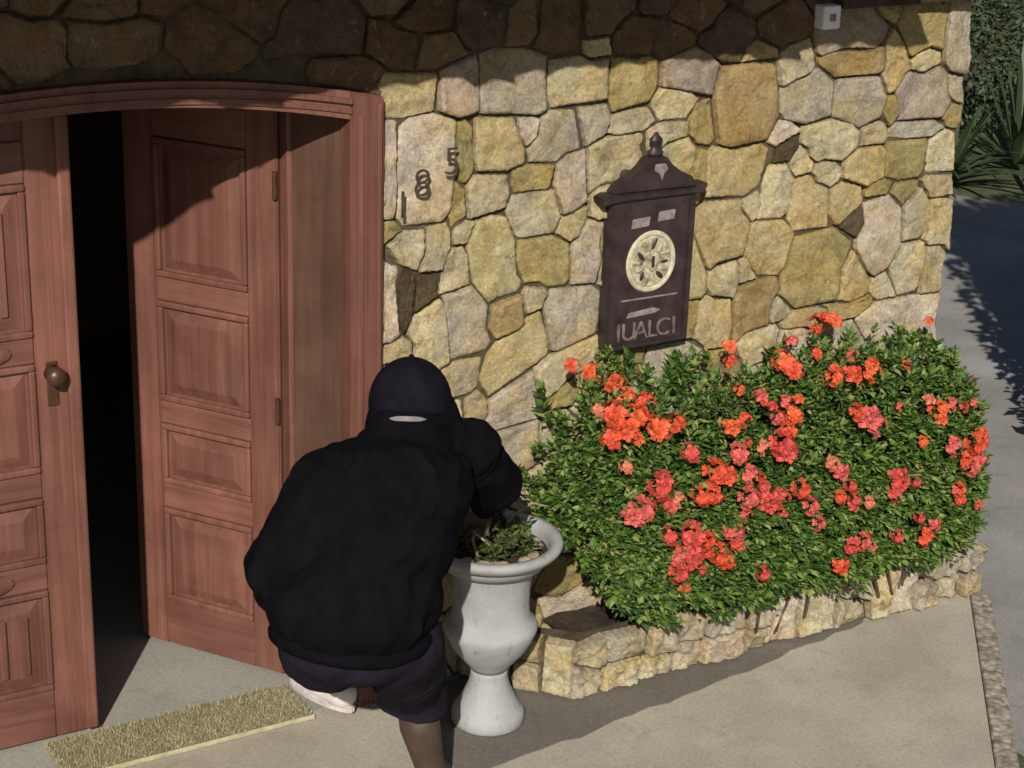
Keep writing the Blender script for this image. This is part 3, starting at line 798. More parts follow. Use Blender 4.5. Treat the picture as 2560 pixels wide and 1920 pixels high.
# flower heads
heads = []
for v_ in range(5):
    PV, PF = [], []
    r2 = random.Random(v_ + 40)
    for k in range(15):
        d = Vector((r2.gauss(0, .75), r2.gauss(0, .75), r2.uniform(.1, 1.1))).normalized()
        c = d * r2.uniform(.024, .036)
        a0 = r2.uniform(0, 6.28); q = d.orthogonal().normalized(); q2 = d.cross(q)
        for j in range(4):
            an = a0 + j * 1.571
            dd = q * math.cos(an) + q2 * math.sin(an) + d * .35
            i = len(PV); dd.normalize(); s = dd.cross(d).normalized(); l = r2.uniform(.015, .022); w = l * .42
            PV += [c, c + dd * l * .6 + s * w, c + dd * l - d * .003, c + dd * l * .6 - s * w]
            PF += [(i, i + 1, i + 2, i + 3)]
    heads.append(fast_mesh('flower_head', PV, PF))
    heads[-1].materials.append(M['petal'])
fl = '0.713,-0.120,1.235,s|0.857,-0.052,1.160,m|0.887,-0.143,1.146,m|0.893,-0.205,1.117,m|0.954,-0.248,1.092,m|0.773,-0.207,1.084,s|0.835,-0.248,1.073,L|0.881,-0.278,1.056,L|0.838,-0.298,1.022,L|0.897,-0.307,1.025,L|0.777,-0.293,1.001,m|0.977,-0.319,1.020,L|1.044,-0.319,1.023,m|1.282,-0.348,0.982,m|1.350,-0.339,0.997,s|1.570,-0.347,0.983,m|1.542,-0.374,0.935,m|1.485,-0.390,0.901,L|1.501,-0.406,0.863,L|1.402,-0.392,0.896,s|1.078,-0.376,0.928,m|1.297,-0.392,0.894,m|1.167,-0.412,0.845,L|1.215,-0.419,0.824,m|1.322,-0.423,0.810,m|0.918,-0.408,0.831,L|0.953,-0.404,0.853,m|0.839,-0.418,0.761,L|0.803,-0.418,0.738,m|0.996,-0.430,0.775,s|1.096,-0.432,0.776,m|1.163,-0.433,0.773,m|1.308,-0.444,0.729,m|1.400,-0.449,0.703,L|1.459,-0.450,0.702,m|1.555,-0.446,0.723,m|1.392,-0.437,0.761,s|1.601,-0.459,0.646,m|1.752,-0.438,0.756,m|1.719,-0.429,0.790,s|1.822,-0.461,0.635,s|1.897,-0.464,0.611,s|1.875,-0.368,0.948,m|1.918,-0.380,0.924,L|1.954,-0.394,0.892,m|1.635,-0.197,1.136,L|1.659,-0.232,1.113,m|1.821,-0.280,1.073,m|1.907,-0.282,1.070,m|2.005,-0.285,1.066,m|1.982,-0.002,1.180,L|1.932,-0.120,1.233,m|1.899,-0.059,1.177,s|2.244,-0.370,0.940,s|2.337,-0.435,0.754,m|2.459,-0.428,0.740,L|2.487,-0.435,0.683,m|2.441,-0.447,0.652,m|2.037,-0.454,0.677,L|2.023,-0.462,0.634,m|2.127,-0.458,0.655,s|1.817,-0.477,0.451,m|1.867,-0.477,0.456,m|1.761,-0.479,0.377,m|2.194,-0.478,0.405,m|0.944,-0.453,0.654,m|1.064,-0.458,0.641,L|1.108,-0.464,0.609,m|1.041,-0.468,0.569,L|1.002,-0.468,0.552,m|1.165,-0.471,0.544,L|1.206,-0.473,0.515,m|0.986,-0.471,0.510,m|1.234,-0.464,0.619,m|1.251,-0.469,0.571,s|0.805,-0.357,0.912,s|2.397,-0.444,0.692,m'
fcol = [(0.72, 0.10, 0.045, 1), (0.78, 0.14, 0.05, 1), (0.62, 0.085, 0.07, 1), (0.66, 0.13, 0.11, 1), (0.70, 0.22, 0.14, 1)]
for k, s in enumerate(fl.split('|')):
    x, y, z, sz = s.split(',')
    p = Vector((float(x), float(y) - .045, float(z) + .03))
    e = p - Vector((1.66, .0, .45)); nrm = Vector((e.x * .15, e.y * 1.4, e.z * .8 + .1)).normalized()
    o = obj('flower_head', heads[k % 5], None, shrub, p + nrm * .02 - SL)
    o.rotation_euler = (nrm.to_track_quat('Z', 'Y') @ Vector((0, 0, 1)).rotation_difference(Vector((rg.gauss(0, .2), rg.gauss(0, .2), 1)))).to_euler()
    f = {'s': .8, 'm': 1.15, 'L': 1.5}[sz] * rg.uniform(.9, 1.1)
    o.scale = (f, f, f * .9)
    o.color = fcol[4] if sz == 's' and k % 2 else (fcol[k % 2] if float(z) > .95 else fcol[rg.choice((0, 2, 2, 3))])

for k in range(64):
    x = rg.uniform(.95, 2.66); ph = rg.uniform(.12, 1.0) if rg.random() < .8 else rg.uniform(1.0, 1.4)
    if x < 1.15 and ph > .7: continue
    p = surf(x, ph, 1.05)
    nrm = Vector((rg.uniform(-.3, .3), -math.cos(ph), math.sin(ph) + .15)).normalized()
    o = obj('flower_head', heads[k % 5], None, shrub, p + nrm * .02 - SL)
    o.rotation_euler = nrm.to_track_quat('Z', 'Y').to_euler(); f = rg.uniform(.5, .95); o.scale = (f, f, f)
    o.color = rg.choice((fcol[0], fcol[2], fcol[3], fcol[1]))
# ------------------------------------------------------------------ urn and its plant
URN = Vector((.29, -.345, 0.0045))
urn = empty('garden_urn', URN)
tag(urn, 'tall white weathered footed garden urn standing between the doorway and the planter', 'urn')
bm = bmesh.new()
lathe(bm, [(.128, 0), (.136, .012), (.136, .045), (.128, .058), (.118, .07), (.105, .095), (.088, .13), (.074, .165), (.068, .20), (.069, .225)], 56)
smooth(obj('foot', bm, 'urn', urn))
bm = bmesh.new()
lathe(bm, [(.070, .222), (.080, .240), (.106, .27), (.138, .312), (.158, .352), (.172, .385), (.174, .402), (.166, .418), (.152, .432), (.143, .45), (.140, .50), (.143, .57), (.150, .625), (.168, .665), (.190, .69)], 56)
body = smooth(obj('bowl', bm, 'urn', urn))
bm = bmesh.new()
lathe(bm, [(.186, .688), (.205, .690), (.238, .706), (.252, .722), (.255, .735), (.248, .746), (.232, .748), (.215, .742), (.205, .72), (.20, .68), (.19, .655)], 56)
smooth(obj('rim', bm, 'urn', urn))
bm = bmesh.new()
bmesh.ops.create_circle(bm, cap_ends=True, segments=40, radius=.199, matrix=Matrix.Translation((0, 0, .70)))
obj('soil', bm, 'soil', urn)
for k in range(9):
    bm = bmesh.new(); bmesh.ops.create_icosphere(bm, subdivisions=2, radius=1)
    for v in bm.verts: v.co = Vector((v.co.x * .026, v.co.y * .022, v.co.z * .014)) * (1 + .25 * noise.noise(v.co * 2 + Vector((k, 0, 0))))
    a = rg.uniform(3.4, 6.2)
    o = smooth(obj('pebble', bm, 'stone', urn, (.16 * math.cos(a), .16 * math.sin(a), .71))); o.color = (*PAL['c'], 1)
pot = empty('pot_plant', URN + Vector((0, 0, .70)))
tag(pot, 'small leafy green plant with bare arching twigs growing in the white urn', 'plant')
PV, PF = [], []
for k in range(46):
    a = rg.uniform(0, 6.28); r = .14 * math.sqrt(rg.random())
    base = Vector((r * math.cos(a), r * math.sin(a), .0))
    d = Vector((math.cos(a) * r * 4 + rg.gauss(0, .25), math.sin(a) * r * 4 + rg.gauss(0, .25), 1)).normalized()
    L = rg.uniform(.07, .17)
    for j in range(13):
        p = base + d * L * j / 12 + Vector((0, 0, -.2 * L * (j / 12) ** 2))
        dd = Vector((rg.gauss(0, 1), rg.gauss(0, 1), .5)) + d * .5
        l = rg.uniform(.022, .042)
        leaf(PV, PF, p, dd, Vector((0, 0, 1)), l, l * .3)
o = obj('foliage', fast_mesh('foliage', PV, PF), 'potleaf', pot); o['kind'] = 'stuff'
for pts, rad in (([(-.10, -.08, 0), (-.13, -.08, .10), (-.05, -.04, .22), (.03, 0, .27)], .007), ([(.05, .05, 0), (.10, .03, .10), (.16, .0, .15), (.22, -.02, .13)], .006),
                 ([(.02, .08, 0), (.05, .07, .16), (.10, .05, .22), (.15, .04, .21)], .006), ([(-.02, -.1, 0), (-.08, -.12, .08), (-.14, -.10, .14)], .005)):
    bm = bmesh.new(); tube(bm, pts, [rad, rad * .9, rad * .8, rad * .6][:len(pts)], 7)
    smooth(obj('twig', bm, 'twig', pot))

# ------------------------------------------------------------------ wall plaque
PQ = Vector((1.11, -0.05, 1.27))
plaque = empty('wall_plaque', PQ)
tag(plaque, 'dark brown wall plaque with a pediment, cream round emblem and faded lettering', 'plaque')
def plate(name, pts, y0, y1, mat, bev=0.004, parent=plaque):
    bm = bmesh.new(); prism(bm, pts, y0, y1)
    if bev: bmesh.ops.bevel(bm, geom=bm.edges[:], offset=bev, segments=2, affect='EDGES')
    return obj(name, bm, mat, parent)
plate('board', [(-.186, 0), (.182, 0), (.186, .15), (.180, .35), (.190, .585), (-.186, .585), (-.180, .35), (-.188, .15)], -.012, .05, 'plaque')
plate('border', [(-.186, .004), (-.160, .004), (-.158, .56), (-.186, .56)], -.024, -.0125, 'plaque', .003)
plate('border', [(.158, .004), (.182, .004), (.186, .56), (.160, .56)], -.024, -.0125, 'plaque', .003)
plate('base_moulding', [(-.157, .004), (.155, .004), (.155, .022), (-.157, .022)], -.026, -.0125, 'plaque', .003)
plate('crossbar', [(-.235, .575), (-.15, .585), (.16, .585), (.215, .58), (.235, .615), (.222, .622), (.20, .605), (-.21, .612), (-.24, .60)], -.03, .045, 'plaque')
plate('pediment', [(-.185, .613), (.192, .609), (.165, .65), (.115, .672), (.075, .70), (.045, .735), (-.03, .735), (-.06, .70), (-.10, .672), (-.16, .645)], -.018, .042, 'plaque')
bm = bmesh.new()
lathe(bm, [(.012, .73), (.03, .738), (.034, .75), (.022, .762), (.018, .775), (.027, .788), (.026, .80), (.014, .812), (.006, .825)], 20)
for v in bm.verts: v.co.x += .008; v.co.y = v.co.y * .7 + .01
smooth(obj('finial', bm, 'plaque', plaque))
plate('crest', [(-.012, .712), (.035, .712), (.046, .69), (.028, .672), (.022, .645), (.012, .672), (-.014, .688)], -.028, -.0185, 'greypaint', .003)
for x, w, z in ((-.06, .078, .495), (.055, .074, .512)):
    plate('scroll', [(x - w / 2, z - .024), (x + w / 2, z - .020), (x + w / 2 + .006, z + .018), (x - w / 2 + .004, z + .014)], -.02, -.0125, 'greypaint', .003)
# round wreath emblem
bm = bmesh.new()
n = 44
for a, b, y in ((.112, .092, -.020),):
    A = [[bm.verts.new((r * math.cos(2 * math.pi * k / n), yy, .335 + r * 1.08 * math.sin(2 * math.pi * k / n))) for k in range(n)] for r, yy in ((a, -.0128), (a - .006, y), (b + .005, y), (b, -.0128))]
    for q in range(3):
        for k in range(n): bm.faces.new((A[q][k], A[q][(k + 1) % n], A[q + 1][(k + 1) % n], A[q + 1][k]))
bmesh.ops.recalc_face_normals(bm, faces=bm.faces[:])
emb = obj('emblem_ring', bm, 'cream', plaque)
bm = bmesh.new()
bmesh.ops.create_cone(bm, cap_ends=True, segments=40, radius1=.093, radius2=.088, depth=.006, matrix=Matrix.Translation((0, -.015, .335)) @ Matrix.Diagonal((1, 1, 1.08, 1)) @ Matrix.Rotation(R(90), 4, 'X'))
obj('emblem_disc', bm, 'worncream', emb)
rg = random.Random(4)
for k in range(14):
    an = 2 * math.pi * k / 14 + rg.uniform(-.12, .12); r = rg.uniform(.055, .066)
    bm = bmesh.new()
    bmesh.ops.create_uvsphere(bm, u_segments=12, v_segments=8, radius=1, matrix=Matrix.Translation((r * math.cos(an), -.018, .335 + r * 1.08 * math.sin(an))) @ Matrix.Rotation(-an + rg.uniform(-.5, .5), 4, 'Y') @ Matrix.Diagonal((rg.uniform(.018, .026), .006, rg.uniform(.006, .010), 1)))
    smooth(obj('emblem_leaf', bm, 'worncream' if k % 3 else 'plaque', emb))
plate('emblem_shield', [(-.022, .318), (0, .296), (.024, .318), (.026, .368), (0, .376), (-.026, .368)], -.026, -.0185, 'worncream', .003, emb)
plate('emblem_bar', [(-.006, .315), (.007, .315), (.007, .36), (-.006, .36)], -.029, -.0262, 'plaque', .001, emb)
plate('rule', [(-.13, .190), (.13, .190), (.13, .197), (-.13, .197)], -.017, -.0125, 'greypaint', .002)
plate('name_strip', [(-.10, .122), (.03, .128), (.055, .140), (.02, .152), (-.09, .143)], -.018, -.0125, 'greypaint', .002)
def text_mesh(txt, size, depth, thin=0.0):
    cu = bpy.data.curves.new('txt', 'FONT'); cu.body = txt; cu.size = size; cu.extrude = depth; cu.bevel_depth = 0.0; cu.offset = thin
    cu.align_x = 'CENTER'; cu.align_y = 'CENTER'; cu.resolution_u = 5
    t = bpy.data.objects.new('txt', cu); C.objects.link(t)
    me = bpy.data.meshes.new_from_object(t.evaluated_get(bpy.context.evaluated_depsgraph_get()))
    bpy.data.objects.remove(t); bpy.data.curves.remove(cu)
    me.transform(Matrix.Rotation(R(90), 4, 'X'))
    return me
for ch, x, w in (('I', -.132, 1), ('U', -.085, 1), ('A', -.03, 1), ('L', .022, 1), ('C', .072, 1), ('I', .122, 1)):
    me = text_mesh(ch, .10, .002)
    o = obj('letter', me, 'lettering', plaque, (x, -.0145, .064)); me.materials.clear(); me.materials.append(M['lettering'])

# ------------------------------------------------------------------ house number
for ch, x, z, lab in (('1', .070, 1.925, 'black iron digit 1, lowest of the three by the door frame'), ('8', .145, 1.995, 'black iron digit 8 between the two other house number digits'), ('5', .262, 2.062, 'black iron digit 5, highest of the three on the pale stone')):
    me = text_mesh(ch, .145, .003, -.0022); me.materials.clear(); me.materials.append(M['number'])
    o = obj('house_number', me, None, None, (x, -.040, z))
    tag(o, lab, 'house number', 'house number digits')
# small fitting high on the wall
sb = empty('wall_fitting', (1.885, -.045, 2.475))
tag(sb, 'small square white fitting fixed high on the stone wall', 'fitting')
bm = bmesh.new(); box(bm, -.042, .042, -.02, .045, -.045, .045, .008); obj('housing', bm, 'whitebox', sb)
bm = bmesh.new(); box(bm, -.014, .014, -.026, -.0205, -.014, .014, .003); obj('button', bm, 'greypaint', sb)

# ------------------------------------------------------------------ person
def _ball():
    bm = bmesh.new(); bmesh.ops.create_icosphere(bm, subdivisions=3, radius=1)
    bm.verts.ensure_lookup_table()
    r = ([v.co.copy() for v in bm.verts], [tuple(v.index for v in f.verts) for f in bm.faces])
    bm.free(); return r
BALL = _ball()
def blob(parts, voxel, sm=8, disp=0.0, dsize=.1, cut=None):
    """union of tapered limbs and ellipsoids as ONE continuous smooth surface"""
    VV, FF = [], []
    def ball(mt):
        n = len(VV)
        VV.extend([mt @ v for v in BALL[0]]); FF.extend([tuple(n + q for q in f) for f in BALL[1]])
    for p in parts:
        if p[0] == 'e':
            _, c, r, rot = p
            ball(Matrix.Translation(c) @ (rot.to_4x4() if rot else Matrix.Identity(4)) @ Matrix.Diagonal((*r, 1)))
        else:
            _, a, ra, b, rb = p
            a, b = Vector(a), Vector(b)
            n = max(2, int((b - a).length / (min(ra, rb) * .5)) + 1)
            for k in range(n + 1):
                t = k / n; q = ra + (rb - ra) * t
                ball(Matrix.Translation(a.lerp(b, t)) @ Matrix.Diagonal((q, q, q, 1)))
    me = fast_mesh('tmp', VV, FF)
    t = bpy.data.objects.new('tmp', me); C.objects.link(t)
    rm = t.modifiers.new('r', 'REMESH'); rm.mode = 'VOXEL'; rm.voxel_size = voxel
    s = t.modifiers.new('s', 'SMOOTH'); s.iterations = sm; s.factor = .5
    if disp:
        tx = bpy.data.textures.new('folds', 'CLOUDS'); tx.noise_scale = dsize; tx.noise_depth = 2
        d = t.modifiers.new('d', 'DISPLACE'); d.texture = tx; d.strength = disp; d.texture_coords = 'GLOBAL'; d.mid_level = .5
    out = bpy.data.meshes.new_from_object(t.evaluated_get(bpy.context.evaluated_depsgraph_get()))
    bpy.data.objects.remove(t); bpy.data.meshes.remove(me)
    out.polygons.foreach_set('use_smooth', [True] * len(out.polygons))
    return out
FW = Vector((.50, .866, 0)); RT = Vector((.866, -.5, 0)); UP = Vector((0, 0, 1))
J = dict(head=Vector((-.195, -.62, 1.43)), neck=Vector((-.235, -.70, 1.31)), chest=Vector((-.32, -.75, 1.16)), waist=Vector((-.43, -.84, .95)), pelvis=Vector((-.47, -.86, .79)),
         shL=Vector((-.54, -.70, 1.25)), shR=Vector((-.02, -.70, 1.27)), elL=Vector((-.72, -.72, 1.00)), elR=Vector((.13, -.62, 1.10)), waL=Vector((-.62, -.60, .80)), waR=Vector((.19, -.44, .93)),
         hipL=Vector((-.56, -.80, .76)), hipR=Vector((-.37, -.91, .75)), knL=Vector((-.45, -.40, .50)), knR=Vector((-.225, -.71, .47)), anL=Vector((-.175, .0, .125)), anR=Vector((-.175, -.80, .095)))
body_parts = [('e', J['head'], (.076, .098, .115), None), ('c', J['head'] - UP * .06 + FW * .01, .058, J['neck'], .055),
              ('c', J['neck'], .06, J['chest'], .13), ('c', J['chest'], .15, J['waist'], .13), ('c', J['waist'], .13, J['pelvis'], .15),
              ('c', J['shL'], .055, J['elL'], .042), ('c', J['elL'], .04, J['waL'], .027), ('c', J['shR'], .055, J['elR'], .042), ('c', J['elR'], .04, J['waR'], .027),
              ('c', J['chest'], .10, J['shL'], .06), ('c', J['chest'], .10, J['shR'], .06),
              ('c', J['hipL'], .092, J['knL'], .060), ('c', J['knL'], .056, J['knL'].lerp(J['anL'], .35), .060), ('c', J['knL'].lerp(J['anL'], .35), .060, J['anL'], .036),
              ('c', J['hipR'], .092, J['knR'], .060), ('c', J['knR'], .060, J['knR'].lerp(J['anR'], .36) - FW * .022, .070), ('c', J['knR'].lerp(J['anR'], .36) - FW * .022, .070, J['anR'], .040)]
hd = J['head']; face = (FW * .85 - UP * .5).normalized()
body_parts += [('e', hd + face * .10 - UP * .01, (.014, .016, .02), None), ('e', hd + RT * .078 - UP * .01, (.012, .02, .03), None), ('e', hd - RT * .078 - UP * .01, (.012, .02, .03), None),
               ('e', hd + face * .085 - UP * .055, (.022, .015, .010), None), ('e', hd + face * .07 - UP * .085, (.025, .025, .02), None)]
def hand(w, d, side):
    d = d.normalized(); s = d.cross(UP).normalized() * side; n = s.cross(d)
    if n.z > 0: n = -n
    pm = w + d * .085
    out = [('c', w + d * .02, .026, pm - s * .012, .024), ('c', w + d * .03, .024, pm + s * .022, .020)]
    for k, ln in enumerate((.062, .072, .068, .052)):
        b = pm + s * (.030 - .020 * k)
        m1 = b + d * ln * .55 + n * .008; m2 = m1 + d * ln * .35 + n * .028
        out += [('c', b, .0095, m1, .0088), ('c', m1, .0088, m2, .0076)]
    t0 = w + d * .035 + s * .028
    t1 = t0 + d * .03 + s * .026; t2 = t1 + d * .032 + s * .004 + n * .012
    out += [('c', t0, .013, t1, .0105), ('c', t1, .0105, t2, .0085)]
    return out
body_parts += hand(J['waL'], (J['waL'] - J['elL']) * .5 + FW * .2, 1)
body_parts += hand(J['waR'], (J['waR'] - J['elR']) * .6 - UP * .1, -1)
person = obj('person', blob(body_parts, .0085, 4), 'skin')
tag(person, 'person in a black top, dark cap and shorts bending forward beside the white urn', 'person')
# hooded top
RZ = Matrix.Rotation(R(-30), 3, 'Z')
h = [('e', J['chest'] + Vector((-.01, -.02, .05)), (.255, .20, .19), RZ), ('e', (J['chest'] + J['waist']) / 2 + Vector((-.04, 0, 0)), (.265, .215, .22), RZ),
     ('e', J['waist'] + Vector((-.05, .0, -.03)), (.27, .215, .19), RZ), ('e', J['pelvis'] + Vector((-.05, .0, .09)), (.262, .215, .135), RZ), ('e', J['pelvis'] + Vector((-.15, .05, .14)), (.16, .16, .17), RZ),
     ('e', hd - UP * .055 - FW * .015, (.148, .150, .125), RZ), ('c', J['neck'] + Vector((0, 0, .03)), .135, J['chest'], .19), ('c', J['neck'] + UP * .01, .105, J['shR'], .09), ('c', J['neck'] + UP * .01, .11, J['shL'], .10),
     ('c', J['shL'], .115, J['elL'], .095), ('c', J['elL'], .095, J['waL'], .055), ('c', J['shR'], .10, J['elR'], .085), ('c', J['elR'], .085, J['waR'], .05)]
hm = blob(h, .010, 8, .02, .22)
def folds(me, amp, axis, sc, lo=0.0):
    """sharp-edged cloth creases running along axis"""
    ax = axis.normalized(); a1 = ax.orthogonal().normalized(); a2 = ax.cross(a1)
    nr = [v.normal.copy() for v in me.vertices]
    for v, n in zip(me.vertices, nr):
        c = v.co
        q = Vector((c.dot(ax) * sc * .32, c.dot(a1) * sc, c.dot(a2) * sc))
        q += Vector((noise.noise(c * 4), noise.noise(c * 4 + Vector((9, 0, 0))), noise.noise(c * 4 + Vector((0, 9, 0))))) * .9
        r = 1 - abs(noise.noise(q)) * 2.2
        r2 = 1 - abs(noise.noise(q * 2.1 + Vector((5, 5, 5)))) * 2.2
        m = .55 + .45 * noise.noise(c * 3.1 + Vector((3, 1, 7)))
        v.co = c + n * amp * m * (max(r, -.6) + .4 * max(r2, -.6) - .4)
    me.update()
folds(hm, .030, Vector((.55, .2, .6)), 6.5)
obj('hooded_top', hm, 'hoodie', person)
# hood folded at the nape, ribbed hem
obj('hood', blob([('c', J['neck'] + Vector((-.13, -.02, -.03)), .055, J['neck'] + Vector((-.06, -.15, -.06)), .062), ('c', J['neck'] + Vector((-.06, -.15, -.06)), .062, J['neck'] + Vector((.10, -.12, -.035)), .055)], .009, 6, .012, .08), 'hoodie', person)
hp = []
for k in range(33):
    a = 2 * math.pi * k / 32
    hp.append(J['pelvis'] + RZ @ Vector((.235 * math.cos(a), .185 * math.sin(a), 0)) + Vector((-.05, 0, .015 + .012 * math.sin(2 * a))))
bm = bmesh.new(); tube(bm, hp, .030, 10); smooth(obj('hem', bm, 'hoodie', person))
s = [('e', J['pelvis'] + Vector((-.04, 0, -.02)), (.245, .19, .13), RZ), ('c', J['hipL'] + Vector((-.02, 0, -.02)), .15, J['hipL'].lerp(J['knL'], .75), .125),
     ('c', J['hipR'], .14, J['knR'], .118), ('c', J['knR'], .118, J['knR'] - UP * .14, .122)]
sm_ = blob(s, .010, 6, .01, .12)
folds(sm_, .012, Vector((.25, .25, -.6)), 9)
bm = bmesh.new(); bm.from_mesh(sm_)
r = bmesh.ops.bisect_plane(bm, geom=bm.verts[:] + bm.edges[:] + bm.faces[:], plane_co=J['knR'] - UP * .075, plane_no=Vector((-.12, .12, -1)), clear_outer=True)
bmesh.ops.holes_fill(bm, edges=[e for e in bm.edges if e.is_boundary])
bm.to_mesh(sm_); bm.free()
obj('shorts', sm_, 'shorts', person)
# cap, its strap and the hair below it
bm = bmesh.new()
bmesh.ops.create_uvsphere(bm, u_segments=36, v_segments=20, radius=1)
bmesh.ops.bisect_plane(bm, geom=bm.verts[:] + bm.edges[:] + bm.faces[:], plane_co=(0, 0, -.28), plane_no=(0, 0, -1), clear_outer=True)
for v in bm.verts: v.co = Vector((v.co.x * .136, v.co.y * .150, v.co.z * .150))
tilt = Matrix.Rotation(R(-30), 4, 'Z') @ Matrix.Rotation(R(-24), 4, 'X')
cap_ = obj('cap', bm, 'cap', person, hd + UP * .012); smooth(cap_); cap_.matrix_local = Matrix.Translation(hd + UP * .012) @ tilt
sd = cap_.modifiers.new('t', 'SOLIDIFY'); sd.thickness = .004
bm = bmesh.new()
pts = []
for k in range(13):
    a = -1.15 + 2.3 * k / 12
    pts.append((.125 * math.sin(a), .125 + .085 * math.cos(a) , -.034 + .012 * abs(math.sin(a))))
top = [bm.verts.new(p) for p in pts]; inn = [bm.verts.new((p[0] * 1.02, .09, -.03)) for p in pts]
for k in range(12): bm.faces.new((top[k], top[k + 1], inn[k + 1], inn[k]))
bmesh.ops.solidify(bm, geom=bm.faces[:], thickness=.006)
obj('peak', bm, 'cap', cap_)
bm = bmesh.new(); bmesh.ops.create_uvsphere(bm, u_segments=12, v_segments=6, radius=.009, matrix=Matrix.Translation((0, 0, .150))); obj('button', bm, 'cap', cap_)
bm = bmesh.new()
A = []
for k in range(15):
    q = -1 + 2 * k / 14; a = .36 * q - math.pi / 2; hh = .0075 * (1 - abs(q) ** 4) + .0005
    A.append([bm.verts.new((.166 * math.cos(a), .172 * math.sin(a), z)) for z in (-.060 - hh, -.060 + hh)])
for k in range(14): bm.faces.new((A[k][0], A[k + 1][0], A[k + 1][1], A[k][1]))
bmesh.ops.solidify(bm, geom=bm.faces[:], thickness=-.004)
obj('strap', bm, 'strap', cap_)
hair = obj('hair', blob([('e', hd - FW * .01 - UP * .03, (.115, .115, .10), None)], .01, 2, .008, .03), 'hair', person)
# shoes
def shoe(an, d, sc=1.0):
    d = Vector((d.x, d.y, 0)).normalized(); s = Vector((d.y, -d.x, 0))
    z0 = an.z - .045
    parts = [('c', an - d * .035 * sc - UP * .035, .042 * sc, an + d * .05 * sc - UP * .04, .044 * sc), ('c', an + d * .05 * sc - UP * .04, .044 * sc, an + d * .155 * sc - UP * .055, .034 * sc), ('c', an - UP * .01, .044 * sc, an + UP * .03, .042 * sc)]
    o = obj('shoe', blob(parts, .007, 5), 'shoe', person)
    bm = bmesh.new()
    pts = []
    for k in range(28):
        t = 2 * math.pi * k / 28
        q = an + d * (.055 + .138 * math.cos(t)) * sc + s * (.046 + .008 * math.cos(t)) * math.sin(t) * sc
        pts.append((q.x, q.y))
    prism(bm, pts, an.z - .093, an.z - .066, 'z')
    bmesh.ops.bevel(bm, geom=bm.edges[:], offset=.006, segments=2, affect='EDGES')
    obj('sole', bm, 'sole', o)
    return o
shoe(J['anR'] + Vector((0, 0, .002)), FW + RT * .5)
shoe(J['anL'] - Vector((0, 0, .012)), FW - RT * 1.0, 1.3)

# ------------------------------------------------------------------ across the street
def bush(name, label, cat, loc, rx, ry, rz, n, mat, seed, group=None, lsize=(.05, .10), base=0.0):
    rr = random.Random(seed)
    e = tag(empty(name, loc), label, cat, group)
    Vv, Ff = [], []
    for k in range(n):
        u = Vector((rr.gauss(0, 1), rr.gauss(0, 1), rr.gauss(0, 1))).normalized()
        f = rr.uniform(.55, 1.0) * (1 + .25 * noise.noise(u * 2.5 + Vector((seed, 0, 0))))
        p = Vector((u.x * rx * f, u.y * ry * f, base + rz + u.z * rz * f))
        if p.z < .03: p.z = rr.uniform(.03, .2)
        l = rr.uniform(*lsize)
        leaf(Vv, Ff, p, u + Vector((rr.gauss(0, .6), rr.gauss(0, .6), rr.gauss(0, .5))), Vector((0, 0, 1)), l, l * .3)
    o = obj('foliage', fast_mesh('foliage', Vv, Ff), mat, e); o['kind'] = 'stuff'
    for k in range(4):
        bm = bmesh.new(); a = rr.uniform(0, 6.28)
        tube(bm, [(0.05 * math.cos(a), .05 * math.sin(a), 0), (rx * .3 * math.cos(a), ry * .3 * math.sin(a), rz * .8), (rx * .55 * math.cos(a), ry * .55 * math.sin(a), rz * 1.4)], [.03, .02, .01], 6)
        obj('stem', bm, 'stem', e)
    return e
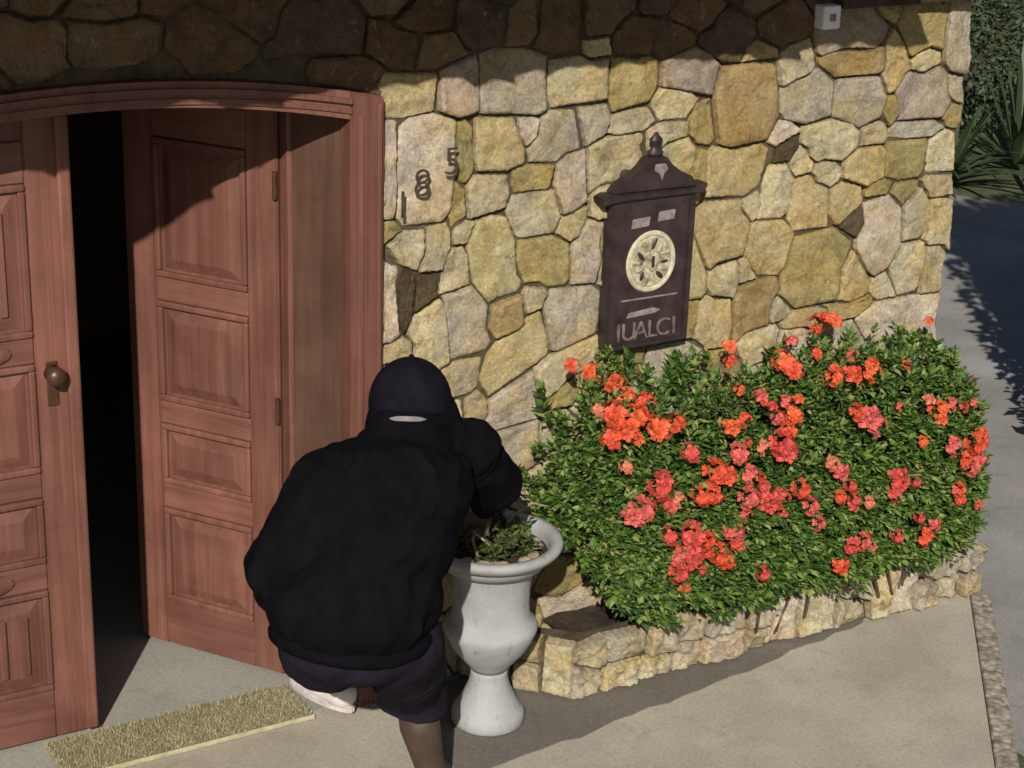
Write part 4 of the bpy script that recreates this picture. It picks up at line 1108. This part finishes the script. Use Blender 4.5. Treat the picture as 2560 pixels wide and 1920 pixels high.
def spiky(loc, n, L, seed, label, group):
    rr = random.Random(seed)
    e = tag(empty('arching_plant', loc), label, 'plant', group)
    for k in range(n):
        a = k * 2.4 + rr.uniform(-.3, .3); el = rr.uniform(.35, 1.35); l = L * rr.uniform(.7, 1.1)
        d = Vector((math.cos(a) * math.cos(el), math.sin(a) * math.cos(el), math.sin(el))); s = d.cross(UP).normalized()
        Vv, Ff = [], []
        for j in range(8):
            t = j / 7
            p = d * l * t + Vector((0, 0, .05 - l * .55 * t * t * math.cos(el)))
            w = .035 * (1 - t) ** .6 * (0.5 + t) + .002
            Vv += [p - s * w, p + Vector((0, 0, -.012 * (1 - t))), p + s * w]
        for j in range(7):
            i = 3 * j
            Ff += [(i, i + 1, i + 4, i + 3), (i + 1, i + 2, i + 5, i + 4)]
        obj('blade', fast_mesh('blade', Vv, Ff, True), 'farleaf', e)
    return e
GZ = -.075
# tall clipped hedge, added out of view on the right to shade the street
added_hedge = tag(empty('added_hedge', (6.06, .18, -.055)), 'tall clipped green hedge added out of view right of the house to shade the street', 'added_hedge')
bm = bmesh.new(); box(bm, -1.75, 3.5, -.55, .55, 0.0, 3.1, .12); obj('core', bm, 'core', added_hedge)
Vv, Ff = [], []
rr = random.Random(9)
for k in range(17000):
    f = rr.choice('xXyYzz'); x, y, z = rr.uniform(-1.85, 3.6), rr.uniform(-.65, .65), rr.uniform(.03, 3.2)
    nrm = {'x': Vector((-1, 0, 0)), 'X': Vector((1, 0, 0)), 'y': Vector((0, -1, 0)), 'Y': Vector((0, 1, 0)), 'z': UP}[f]
    j = rr.uniform(-.10, .02) + .04 * noise.noise(Vector((x, y, z)) * 2.5)
    if f == 'x': x = -1.78 - j
    if f == 'X': x = 3.55 + j
    if f == 'y': y = -.6 - j
    if f == 'Y': y = .6 + j
    if f == 'z': z = 3.16 + j
    l = rr.uniform(.06, .12)
    leaf(Vv, Ff, Vector((x, y, z)), nrm + Vector((rr.gauss(0, .6), rr.gauss(0, .6), rr.gauss(0, .6))), UP, l, l * .32)
o = obj('foliage', fast_mesh('foliage', Vv, Ff), 'farleaf', added_hedge); o['kind'] = 'stuff'
spiky((7.75, 5.35, GZ), 42, 1.15, 31, 'arching long-leaved plant beside the street, nearest the house corner', 'plants along the street verge')
spiky((8.7, 5.55, GZ), 42, 1.2, 32, 'arching long-leaved plant at the right picture edge on the verge', 'plants along the street verge')
bush('verge_bush', 'loose dark green bush growing on the verge behind the arching plants', 'bush', (9.3, 7.0, GZ), .9, .8, .75, 2600, 'farleaf', 3, None)
bush('verge_bush', 'round green bush standing farther back on the lawn', 'bush', (10.8, 7.6, GZ), .8, .8, .6, 2000, 'farleaf', 5, None)
bm = bmesh.new(); prism(bm, [(13.3, 9.0), (16.5, 13.5), (17.6, 12.8), (14.6, 8.4)], -.072, -.068, 'z')
struct(obj('path', bm, 'pave'))
